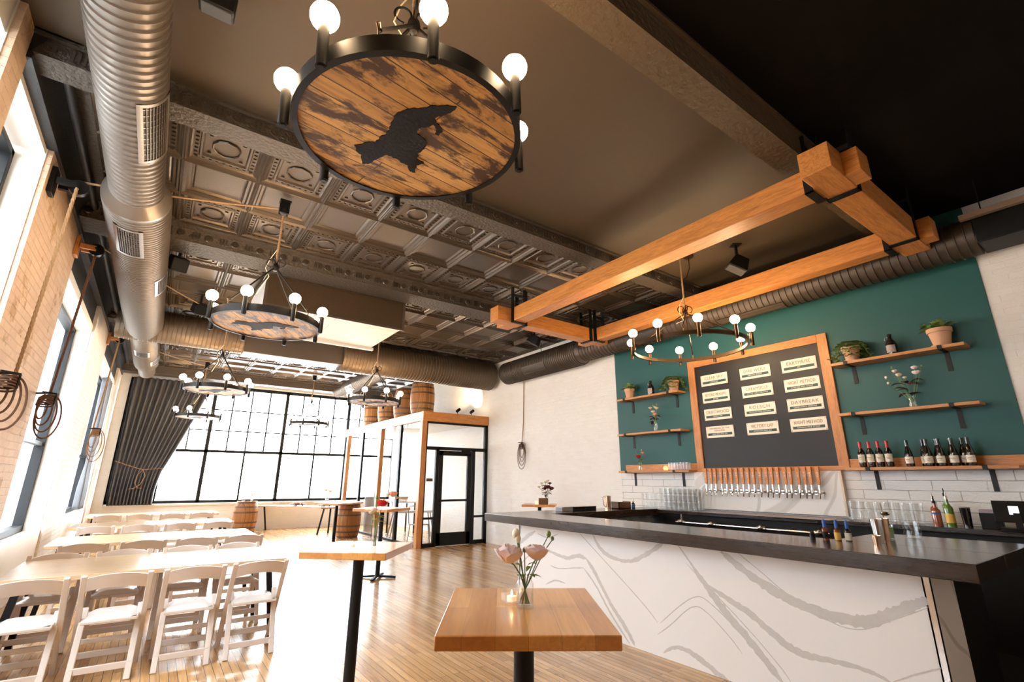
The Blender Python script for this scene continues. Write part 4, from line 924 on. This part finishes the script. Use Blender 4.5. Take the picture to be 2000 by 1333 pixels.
B(4.44, 5.30, .85, 1.80, 1.012, ZB).build('counter_return', m_slabx, t, bevel=.003)
B(4.08, 4.55, 1.75, 5.3, .10, 1.0).build('black_bar_back', m_blackp, t)
B(4.5, 6.7, 5.05, 5.40, .10, .86).build('black_bar_back', m_blackp, t)
B(4.5, 5.3, 1.19, 1.75, 0, 1.0).build('black_bar_back', m_blackp, t)
t = thing('back_counter', 'dark back counter running along the wall under the beer taps', 'counter')
B(6.68, XR-.012, -1.2, 5.87, 1.05, 1.10).build('counter_top', m_slab, t, bevel=.003)
B(6.74, XR-.012, -1.2, 5.85, 0, 1.05).build('black_cabinet', m_blackp, t)
B(6.60, XR-.03, 2.72, 4.60, 1.10, 1.102).build('drip_tray', plain('brown_drip_tray', (.30, .20, .16), .3, .6), t, bevel=.003)
t = thing('tap_wall', 'white veined marble splashback panel behind the row of beer taps', 'splashback')
B(XR-.075, XR-.012, 2.72, 4.84, 1.125, 1.68).build('marble_panel', m_marble, t)
B(XR-.085, XR-.013, 2.70, 2.725, 1.125, 1.68).build('edge_strip', plain('cream_edge', (.75, .62, .5), .5), t)
# underbar rail
t = thing('underbar_rail', 'long steel pipe with valves along the dark front of the back counter', 'steel pipe')
MB().cyl((6.50, 2.7, .955), (6.50, 4.8, .955), .013, n=10).build('pipe', m_steel, t)
for y in (2.8, 3.5, 4.2, 4.7):
    MB().cyl((6.50, y-.06, .955), (6.50, y+.06, .955), .028, n=12).sphere((6.47, y, .965), .032, 10).cyl((6.5, y, .955), (6.735, y, .955), .012, n=8).build('valve', m_steel, t)
MB().cyl((6.50, 4.7, .96), (6.50, 4.7, 1.07), .016, n=10).build('standpipe', m_steel, t)
B(6.40, 6.735, 2.2, 5.0, .90, .92).build('steel_ledge', m_black, t)
# beer taps
def tap(y, first_=None):
    t = thing('beer_tap', 'steel beer tap with a tapered wooden handle in the row of twenty', 'beer tap', (XR-.075, y, 1.40), 0, 'row of beer taps')
    MB().cyl((0, 0, 0), (-.07, 0, 0), .013, n=10).cyl((0, 0, 0), (-.008, 0, 0), .026, n=14).build('shank', m_steel, t)
    MB().lathe([(1e-4, -.02), (.016, -.015), (.019, .0), (.014, .03), (.018, .05), (.012, .075), (.012, .10), (1e-4, .10)], (-.08, 0, 0), 14).tube([(-.08, 0, -.01), (-.10, 0, -.03), (-.115, 0, -.075)], .009, 8).build('faucet', m_steel, t)
    h = MB(); vs = []; fs = []
    for z, w, d in ((.10, .015, .011), (.16, .020, .013), (.30, .027, .015), (.325, .026, .015), (.332, .020, .010)):
        vs += [(-.08-d, -w, z), (-.08+d, -w, z), (-.08+d, w, z), (-.08-d, w, z)]
    for i in range(4): fs += [(4*i+k, 4*i+(k+1) % 4, 4*i+4+(k+1) % 4, 4*i+4+k) for k in range(4)]
    fs += [(3, 2, 1, 0), (16, 17, 18, 19)]; hd = h.add(vs, fs).build('tap_handle', m_tapw, t, bevel=.002)
    mk = MB()
    for k, (z, w) in enumerate(((.275, .008), (.26, .010), (.245, .006), (.225, .009), (.205, .007))): mk.box(-.0945, -.0925, -w, w, z-.004, z+.003)
    mk.build('handle_marking', m_sign, hd); return t
tp = tap(2.95)
ORDN = ['rightmost', 'second from right', 'third from right', 'fourth from right', 'fifth from right', 'sixth from right', 'seventh from right', 'eighth from right', 'ninth from right', 'tenth from right',
        'tenth from left', 'ninth from left', 'eighth from left', 'seventh from left', 'sixth from left', 'fifth from left', 'fourth from left', 'third from left', 'second from left', 'leftmost']
TL = 'beer tap with a tapered wooden handle, %s in the row of twenty'; tp['label'] = TL % ORDN[0]
for k in range(1, 20): dup(tp, (XR-.075, 2.95+k*(4.575-2.95)/19, 1.40), random.uniform(-.12, .12), TL % ORDN[k])
tag(B(5.34, 6.70, -.8, 5.0, 0, .012).build('floor_shade_sheet', m_blackp), 'black sheet added on the floor as the dark behind the bar', 'shade sheet')  # black sheet added so the floor behind the bar reads as shade
# ---------------------------------------------------------------- menu board
t = thing('menu_board', 'large black menu board in a wide orange oak frame on the green wall', 'menu board')
B(XR-.03, XR-.012, 2.70, 4.68, 1.735, 3.41).build('board_panel', m_board, t)
for a in ((2.60, 2.725, 1.70, 3.505), (4.66, 4.785, 1.70, 3.505)): B(XR-.05, XR-.012, a[0], a[1], a[2], a[3]).build('frame_rail', m_oakz, t, bevel=.003)
B(XR-.05, XR-.012, 2.725, 4.66, 3.39, 3.505).build('frame_rail', m_oak, t, bevel=.003)
B(XR-.06, XR-.012, 2.60, 4.785, 1.685, 1.74).build('frame_rail', m_oak, t, bevel=.003)
TXT = [[('CLEAR SKY', 'CREAM ALE'), ('BEYOND MEASURE', 'BITTER'), ('DRIFTWOOD', 'SESSION IPA'), ('SWIMMING IN THE\nSUNSHINE', 'NEW ENGLAND IPA')],
       [('DIRE WOLF', 'IMPERIAL STOUT'), ('CREAMSICLE', 'ORANGE VANILLA CREAM ALE'), ('KÖLSCH', 'GERMAN STYLE GOLDEN'), ('VICTORY LAP', 'AMERICAN PALE ALE')],
       [('EARTHRISE', 'IPA'), ('NIGHT METHOD', 'ESPRESSO MILK STOUT'), ('DAYBREAK', 'COFFEE VANILLA CREAM ALE'), ('NIGHT METHOD', 'ESPRESSO MILK STOUT')]]
ROWZ = [3.135, 2.855, 2.575, 2.295]
ORD = ['top', 'second', 'third', 'bottom']; CO = ['left', 'middle', 'right']
for ci, yc in enumerate((4.325, 3.645, 3.01)):
    for ri, zc in enumerate(ROWZ):
        a, b = TXT[ci][ri]; hw = .235
        s = thing('menu_sign', 'cream menu sign reading %s, %s row of the %s column' % (a.replace('\n', ' '), ORD[ri], CO[ci]), 'sign', (XR-.036, yc, zc), 0, 'menu board signs')
        B(-.004, .006, -hw, hw, -.09, .09).build('sign_plate', m_sign, s, bevel=.002)
        B(-.006, -.004, -hw+.03, hw-.03, -.055, -.018).build('sign_band', m_band, s)
        m = MB()
        for y_ in (-hw+.014, hw-.014):
            for z_ in (-.076, .076): m.cyl((-.007, y_, z_), (-.003, y_, z_), .005, n=8)
        m.build('screws', m_brown, s)
        rot = (pi/2, 0, -pi/2); two = '\n' in a
        w_ = len(a.split('\n')[0]); sz = .034 if two else .066
        text('lettering', a, sz, m_text, (-.0055, 0, .035 if two else .032), rot, s, sx=min(1.15, .40/(w_*sz*.74)))
        text('small_lettering', b, .026, m_sign, (-.0075, 0, -.0365), rot, s, sx=min(1.0, .36/(len(b)*.026*.72)))
# ---------------------------------------------------------------- shelves
def shelf(label, y0, y1, ztop, ybr):
    t = thing('wall_shelf', label, 'shelf', (XR-.012, (y0+y1)/2, ztop), 0, 'oak wall shelves'); h = (y1-y0)/2; c = (y0+y1)/2
    B(-.25, 0, -h, h, -.035, 0).build('shelf_board', m_shelf, t, bevel=.003)
    for y in ybr:
        y -= c; MB().box(-.255, 0, y-.02, y+.02, -.043, -.035).box(-.262, -.252, y-.02, y+.02, -.043, .004).box(-.008, 0, y-.022, y+.022, -.26, -.035).build('steel_bracket', m_black, t)
    return t
shelf('top oak shelf on the green wall left of the menu board', 4.88, 6.24, 3.022, (5.07, 6.05))
shelf('middle oak shelf on the green wall left of the menu board', 4.88, 6.26, 2.375, (5.10, 6.08))
shelf('bottom oak shelf left of the menu board, holding the small glasses', 4.80, 6.28, 1.712, (5.08, 6.1))
shelf('top oak shelf on the green wall right of the menu board', 1.21, 2.54, 3.022, (1.42, 2.36))
shelf('middle oak shelf on the green wall right of the menu board', 1.21, 2.55, 2.375, (1.44, 2.38))
shelf('bottom oak shelf right of the menu board, holding the wine bottles', 1.05, 2.58, 1.712, (1.30, 2.34))
tag(B(XR-.035, XR-.012, 4.79, 6.30, 1.712, 1.82).build('backing_rail', m_oak, bevel=.003), 'oak rail on the wall behind the small glasses', 'rail')
tag(B(XR-.035, XR-.012, .80, 2.60, 1.712, 1.82).build('backing_rail', m_oak, bevel=.003), 'oak rail on the wall behind the wine bottles', 'rail')
SX = XR-.15
def pot(label, y, z, r, h, kind, seed):
    rnd = random.Random(seed); t = thing('potted_plant', label, 'potted plant', (SX, y, z), 0, 'potted plants on the top shelves')
    MB().lathe([(1e-4, .0), (r*.66, .0), (r*.90, h*.76), (r*.91, h*.76), (r, h*.77), (r*1.02, h), (r*.93, h), (r*.85, h*.8), (1e-4, h*.8)], (0, 0, .012), 28).build('clay_pot', m_pot, t, smooth=30)
    MB().lathe([(1e-4, 0), (r*.85, 0), (r*.92, .02), (r*.86, .02), (r*.8, .01), (1e-4, .01)], (0, 0, 0), 24).build('saucer', m_pot, t)
    MB().lathe([(1e-4, h*.9), (r*.9, h*.9), (r*.9, h*.88), (1e-4, h*.86)], (0, 0, .012), 16).build('soil', m_soil, t)
    m = MB()
    if kind == 'bush':
        for k in range(80):
            a, b = rnd.uniform(0, 6.28), rnd.uniform(.15, 1.3); rr = rnd.uniform(0, r*.9); p = (rr*cos(a), rr*sin(a), h*.95+rnd.uniform(0, .07))
            m.leaf(p, (cos(a)*cos(b), sin(a)*cos(b), sin(b)), rnd.uniform(.07, .11), rnd.uniform(.042, .06), .35)
    else:
        for k in range(22):
            a = rnd.uniform(0, 6.28); L_ = rnd.uniform(.14, .27); pts = []
            for i in range(6):
                u = i/5; rr = r*.4+L_*u*.75; pts.append(V((min(rr*cos(a), .10), rr*sin(a), max(.05, h+.05+.04*sin(u*3)-L_*u*u*.9))))
            m.tube(pts, .002, 4)
            for i in range(1, 6):
                for s_ in (-1, 1):
                    for q in range(2): m.leaf(pts[i], (cos(a+s_*1.1+q*.5), sin(a+s_*1.1+q*.5), rnd.uniform(-.2, .8)), rnd.uniform(.05, .075), .036, .4)
    m.build('foliage', m_leaf, t, smooth=60, recalc=False); return t
pot('clay pot with an upright leafy succulent at the left end of the left top shelf', 6.0, 3.022, .095, .17, 'bush', 3)
pot('clay pot with a dark trailing plant left of the menu board top', 5.02, 3.022, .10, .175, 'trail', 5)
pot('clay pot with a trailing plant on the right top shelf next to the menu board', 2.31, 3.022, .105, .18, 'trail', 9)
pot('large clay pot with bright round leaves at the right top shelf end', 1.41, 3.022, .115, .20, 'bush', 12)
def growler(label, y):
    t = thing('growler_bottle', label, 'bottle', (SX, y, 3.022), 0, 'dark growler bottles')
    MB().lathe([(1e-4, 0), (.055, 0), (.058, .02), (.058, .13), (.045, .17), (.022, .20), (.020, .235), (.024, .24), (.024, .262), (1e-4, .262)], (0, 0, 0), 22).build('bottle_body', m_btl, t)
    MB().tube([(0, .022, .23), (0, .05, .225), (0, .055, .20), (0, .035, .185)], .005, 6).build('neck_handle', m_btl, t)
    vs = []; n = 8
    for i in range(n+1):
        a = pi-.9+1.8*i/n
        for z in (.03, .12): vs.append((.0592*cos(a), .0592*sin(a), z))
    MB().add(vs, [(2*i, 2*i+2, 2*i+3, 2*i+1) for i in range(n)]).build('label', m_lblart, t, recalc=False); return t
growler('dark growler bottle with a colourful label between the two left plants', 5.50)
growler('dark growler bottle with a colourful label between the two right plants', 1.88)
def yfl(y, z, r, m, x=0): return (x, y, z, r, m)
bouquet('glass vase of cream and peach blooms with dark leaves on the left middle shelf', (SX, 5.46, 2.375), (.034, .16), [yfl(.0, .30, .035, m_peach), yfl(.03, .35, .032, m_cream), yfl(.09, .42, .03, m_cream), yfl(-.05, .40, .03, m_cream), yfl(-.01, .43, .022, m_cream), yfl(.02, .46, .015, m_leaf), yfl(-.06, .47, .014, m_leaf)], 12, lmat=m_leafd, seed=11, ll=.14)
bouquet('glass vase of pink and cream blooms with dark leaves on the right middle shelf', (SX, 1.80, 2.375), (.042, .13), [yfl(-.10, .40, .038, m_pink), yfl(-.09, .46, .03, m_pink), yfl(.07, .40, .03, m_cream), yfl(.10, .45, .028, m_pink), yfl(.20, .39, .016, m_pink), yfl(.19, .32, .015, m_cream), yfl(.02, .36, .02, m_cream), yfl(-.16, .47, .012, m_leaf), yfl(.12, .5, .014, m_leaf)], 11, lmat=m_leafd, seed=13, ll=.17)
bouquet('small glass bottle with a red rose on the left bottom shelf', (SX, 5.86, 1.712), (.032, .13), [yfl(.03, .25, .042, m_red), yfl(-.07, .31, .03, m_peach), yfl(.06, .33, .012, m_leaf), yfl(-.05, .36, .012, m_cream)], 11, seed=17, ll=.08)
lathe_thing('votive_lamp', 'round glowing amber votive on the left bottom shelf', 'candle', [(1e-4, 0), (.03, 0), (.045, .03), (.035, .06), (.015, .075), (1e-4, .078)], plain('amber_glow_glass', (.85, .35, .15), .2, em=((1, .4, .15), 1.2)), (SX, 5.32, 1.712))
for k in range(7):
    for q in range(2):
        lathe_thing('tasting_glass', 'small tasting glass, %s row, %s in the block on the shelf' % (['front', 'back'][q], ORDN[k]), 'glass', cup(.020, .025, .125), m_clear, (SX-.05+.07*q, 4.86+k*.056, 1.712), 'tasting glasses on the bottom shelf', 12)
# wine bottles
def wine(label, y, x, body, cap, lab, h=.30, grp='g', slope=True):
    t = thing('wine_bottle', label, 'bottle', (x, y, 1.712), random.uniform(-.2, .2), grp)
    pr = [(1e-4, 0), (.036, 0), (.0385, .01), (.0385, .17), (.030, .20), (.0155, .225), (.0150, h-.01)] if not slope else [(1e-4, 0), (.038, 0), (.040, .01), (.040, .13), (.030, .18), (.016, .23), (.0145, h-.01)]
    MB().lathe(pr+[(.016, h-.01), (.016, h), (1e-4, h)], (0, 0, 0), 20).build('bottle_body', body, t)
    MB().lathe([(.0165, h-.075), (.0165, h+.002), (1e-4, h+.003)], (0, 0, 0), 16).build('foil_capsule', cap, t)
    r = (.0385 if not slope else .040)+.0008; z0, z1 = (.06, .15) if not slope else (.035, .11)
    vs = []; n = 10
    for i in range(n+1):
        a = pi-1.3+2.6*i/n
        for z in (z0, z1): vs.append((r*cos(a), r*sin(a), z))
    l = MB().add(vs, [(2*i, 2*i+2, 2*i+3, 2*i+1) for i in range(n)]).build('label', lab, t, recalc=False)
    vs = []
    MB().box(-r-.0012, -r+.0002, -.02, .02, (z0+z1)/2+.004, (z0+z1)/2+.010).box(-r-.0012, -r+.0002, -.014, .014, (z0+z1)/2-.012, (z0+z1)/2-.008).build('label_print', m_text, l); return t
for k in range(4): wine('red-capped wine bottle, %s of the four with red foil' % pos4[k], 2.40-k*.092, SX-.04, m_btl, m_foil, m_label, .30, 'red-capped wine bottles', False)
for k, (y, dx) in enumerate(((1.93, -.04), (1.80, .02), (1.755, -.04), (1.68, .03), (1.645, -.045), (1.56, .03), (1.535, -.04), (1.46, .02), (1.40, -.04))):
    o = wine('dark wine bottle, %s of nine in the right group' % (['leftmost', 'second from left', 'third from left', 'fourth from left', 'middle', 'fourth from right', 'third from right', 'second from right', 'rightmost'][k]), y, SX+dx-.01, m_btl, m_btl, m_label, .295, 'dark wine bottles')
# glass blocks on the back counter
g = 'pint glasses stacked on the back counter'
pg = lathe_thing('pint_glass', 'pint glass, bottom tier, rightmost, front row of the tall block', 'glass', cup(.032, .042, .105, .003), m_clear, (6.88, 4.66, 1.103), g, 12)
for i in range(8):
    for k in range(3):
        for q in range(2):
            if (i, k, q) == (0, 0, 0): continue
            o = pg.copy(); COL.objects.link(o); o.location = (6.88+q*.095, 4.66+i*.092, 1.103+k*.108); o['label'] = 'pint glass, %s tier, %s, %s row of the tall block' % (['bottom', 'middle', 'top'][k], ORDN[i], ['front', 'back'][q])
for i in range(4):
    for k in range(2):
        o = pg.copy(); COL.objects.link(o); o.location = (6.88, 5.42+i*.09, 1.103+k*.125); o['label'] = 'clear glass, %s tier, %s of four in the short stack' % (['bottom', 'top'][k], pos4[3-i]); o['group'] = 'short stack of clear glasses'
for i in range(9):
    for k in range(2):
        o = pg.copy(); COL.objects.link(o); o.location = (6.95, 1.93+i*.087, 1.103+k*.108); o['label'] = 'clear glass, %s tier, %s in the stack right of the taps' % (['bottom', 'top'][k], ORDN[i]); o['group'] = 'upturned glasses right of the taps'
# things on the bar
def bottle(label, loc, col, cap, h=.28, r=.038, lab=None, band=None):
    t = thing('liquor_bottle', label, 'bottle', loc)
    MB().lathe([(1e-4, 0), (r, 0), (r, h*.58), (r*.94, h*.63), (r*.75, h*.67), (r*.42, h*.71), (r*.36, h*.75), (r*.34, h*.92), (1e-4, h*.92)], (0, 0, 0), 18).build('bottle_body', col, t)
    MB().lathe([(r*.38, h*.9), (r*.38, h), (r*.15, h+.005), (r*.12, h+.05), (1e-4, h+.05)], (0, 0, 0), 10).build('pour_spout', cap, t)
    if lab: MB().lathe([(r+.0008, h*.12), (r+.0008, h*.42)], (0, 0, 0), 18).build('label', lab, t, recalc=False)
    if band: MB().lathe([(r+.001, h*.47), (r+.001, h*.53)], (0, 0, 0), 18).build('label_band', band, t, recalc=False)
    return t
bottle('amber liquor bottle with a blue band on the back counter', (6.84, 1.76, 1.10), m_amber, m_blackp, .25, .04, None, m_blue)
bottle('second dark amber bottle behind the blue-banded bottle', (6.97, 1.80, 1.10), m_amber, m_steel, .27, .036)
bottle('green liquor bottle with a yellow label on the back counter', (6.84, 1.65, 1.10), m_greeng, m_steel, .30, .04, m_yel)
bottle('taller green bottle behind the yellow-labelled one', (6.97, 1.69, 1.10), m_greeng, m_blackp, .33, .036)
def small_bottle(label, loc, lab, body=m_amber):
    t = thing('bitters_bottle', label, 'bottle', loc)
    MB().lathe([(1e-4, 0), (.022, 0), (.022, .075), (.010, .09), (.009, .12), (1e-4, .12)], (0, 0, 0), 14).build('bottle_body', body, t)
    MB().lathe([(.0228, .008), (.0228, .06)], (0, 0, 0), 14).build('label', lab, t, recalc=False)
    MB().lathe([(.0115, .09), (.0125, .135), (.005, .15), (1e-4, .152)], (0, 0, 0), 10).build('dropper_cap', m_blue, t); return t
small_bottle('small dark bitters bottle with a blue dropper, left of the pair', (4.36, 1.84, ZB), m_blackp)
small_bottle('small bitters bottle with yellow label and blue dropper, right of the pair', (4.36, 1.755, ZB), m_yel)
small_bottle('small dark bitters bottle nearest the copper tumblers', (4.38, 1.69, ZB), m_label, m_btl)
lathe_thing('bitters_jar', 'tiny dark jar with a steel lid beside the bitters bottles', 'jar', [(1e-4, 0), (.02, 0), (.02, .03), (.016, .035), (.016, .05), (1e-4, .05)], m_black, (4.34, 1.93, ZB))
for k, (x, y, h) in enumerate(((4.44, 1.51, .17), (4.56, 1.51, .17))):
    lathe_thing('shaker_tumbler', 'tall copper shaker tumbler, '+('left' if k == 0 else 'right')+' of the pair on the bar end', 'tumbler', cup(.028, .042, h, .002), m_copper if k else m_steel, (x, y, ZB), 'copper shaker tumblers')
lathe_thing('jigger', 'short copper jigger in front of the shaker tumblers', 'jigger', cup(.022, .03, .065, .002), m_copper, (4.30, 1.48, ZB))
t = thing('straw_jar', 'glass jar of greenery with a steel strainer beside the tumblers', 'jar', (4.82, 1.57, ZB))
MB().lathe(cup(.036, .042, .11), (0, 0, 0), 18).build('glass_jar', m_clear, t)
MB().lathe([(1e-4, .01), (.033, .01), (.037, .09), (1e-4, .09)], (0, 0, 0), 12).build('mint_filling', m_leaf, t)
m = MB().tube([(0, 0, .05), (.01, .02, .2)], .003, 6).sphere((.01, .0, .19), .032, 12, .5); m.tube([(-.01, 0, .05), (-.02, .01, .27)], .003, 6).build('bar_spoons', m_steel, t)
t = thing('mixing_glass', 'wide cut crystal mixing glass on the bar end', 'glass', (5.02, 1.47, ZB))
pr = cup(.055, .060, .125, .006, .012); MB().lathe(pr, (0, 0, 0), 12).build('crystal_glass', m_clear, t, smooth=0)
m = MB()
for k in range(12):
    for s_ in (-1, 1): m.tube([((.0575+.003*i/6)*cos(k*pi/6+s_*i*.09), (.0575+.003*i/6)*sin(k*pi/6+s_*i*.09), .015+.1*i/6) for i in range(7)], .0018, 4)
m.build('cut_pattern', m_clear, t)
for k, (y, nm) in enumerate(((5.62, 'left'), (5.70, 'middle'), (5.62, 'right'))):
    t = thing('napkin_caddy', 'low black and steel bar caddy at the far bar corner, %s of three' % nm, 'caddy', (4.98+k*.24, 5.60, ZB), .05, 'bar caddies')
    B(-.11, .11, -.07, .07, 0, .055).build('caddy_box', m_grey if k == 0 else m_blackp, t, bevel=.004); B(-.115, .115, -.075, .075, .055, .06).build('caddy_lid', m_steel, t)
t = thing('beer_pitcher', 'tall copper-toned pitcher with a thin black handle on the far bar return', 'pitcher', (5.92, 5.62, ZB))
MB().lathe(cup(.045, .052, .20, .003), (0, 0, 0), 22).build('pitcher_body', m_copper, t)
MB().tube([(-.05, .0, .18), (-.10, .0, .185), (-.105, .0, .16), (-.09, 0, .06), (-.05, 0, .03)], .005, 6).build('handle', m_black, t)
t = thing('wooden_caddy', 'dark wooden box caddy beside the pitcher', 'box', (6.18, 5.58, ZB), 0)
B(-.14, .14, -.08, .08, 0, .015).box(-.14, .14, -.08, -.068, 0, .10).box(-.14, .14, .068, .08, 0, .10).box(-.14, -.128, -.08, .08, 0, .11).box(.128, .14, -.08, .08, 0, .11).build('box_body', m_brown, t)
bottle('small bottle with a blue label and gold seal beside the wooden caddy', (6.40, 5.52, ZB), m_btl, m_cream, .12, .03, m_blue, m_yel)
t = thing('ice_scoop', 'black plastic scoop holder standing on the back counter', 'holder', (6.84, 1.52, 1.10)); 
MB().lathe(cup(.035, .045, .20, .003), (0, 0, 0), 16).build('pint_of_stout', m_btl, t); MB().lathe([(.0455, .19), (.0455, .2), (1e-4, .2)], (0, 0, 0), 16).build('foam_top', m_grey, t); t.name = 'dark_beer_glass'; t['label'] = 'tall dark beer glass right of the green bottles'; t['category'] = 'glass'
t = thing('napkin_holder', 'black napkin holder with mauve napkins on the back counter', 'napkin holder', (6.88, 1.34, 1.10), .1)
B(-.07, .07, -.08, .08, 0, .15).build('holder_box', m_blackp, t, bevel=.004); B(-.065, .065, -.075, .075, .15, .18).build('napkins', m_purp, t)
t = thing('cash_register', 'black tablet cash register with a small bright card reader at the right edge', 'cash register', (6.70, 1.12, 1.10), .15)
B(-.1, .1, -.13, .13, 0, .03).build('base', m_blackp, t, bevel=.005)
MB().bar((0, 0, .03), (.03, 0, .16), .05, .04).build('stand', m_blackp, t)
m = MB(); m.T = Matrix.Rotation(.25, 4, 'Y'); m.box(-.012, .012, -.16, .16, .08, .28); m.build('tablet', m_blackp, t, bevel=.004)
m = MB(); m.T = Matrix.Rotation(.25, 4, 'Y'); m.box(-.0145, -.0125, -.02, .05, .15, .23); m.build('screen', m_screen, t)
t = thing('ceiling_strip_light', 'thin tan strip fixture on the dark ceiling at the right edge', 'light fixture', (6.6, .25, 4.27), 0)
B(-.03, .03, -.7, .68, -.03, .03).build('channel', plain('tan_channel', (.32, .22, .15), .5), t)
for y in (-.5, .5): MB().cyl((0, y, .03), (0, y, ZC-4.27), .006, n=6).build('hanger_rod', m_black, t)
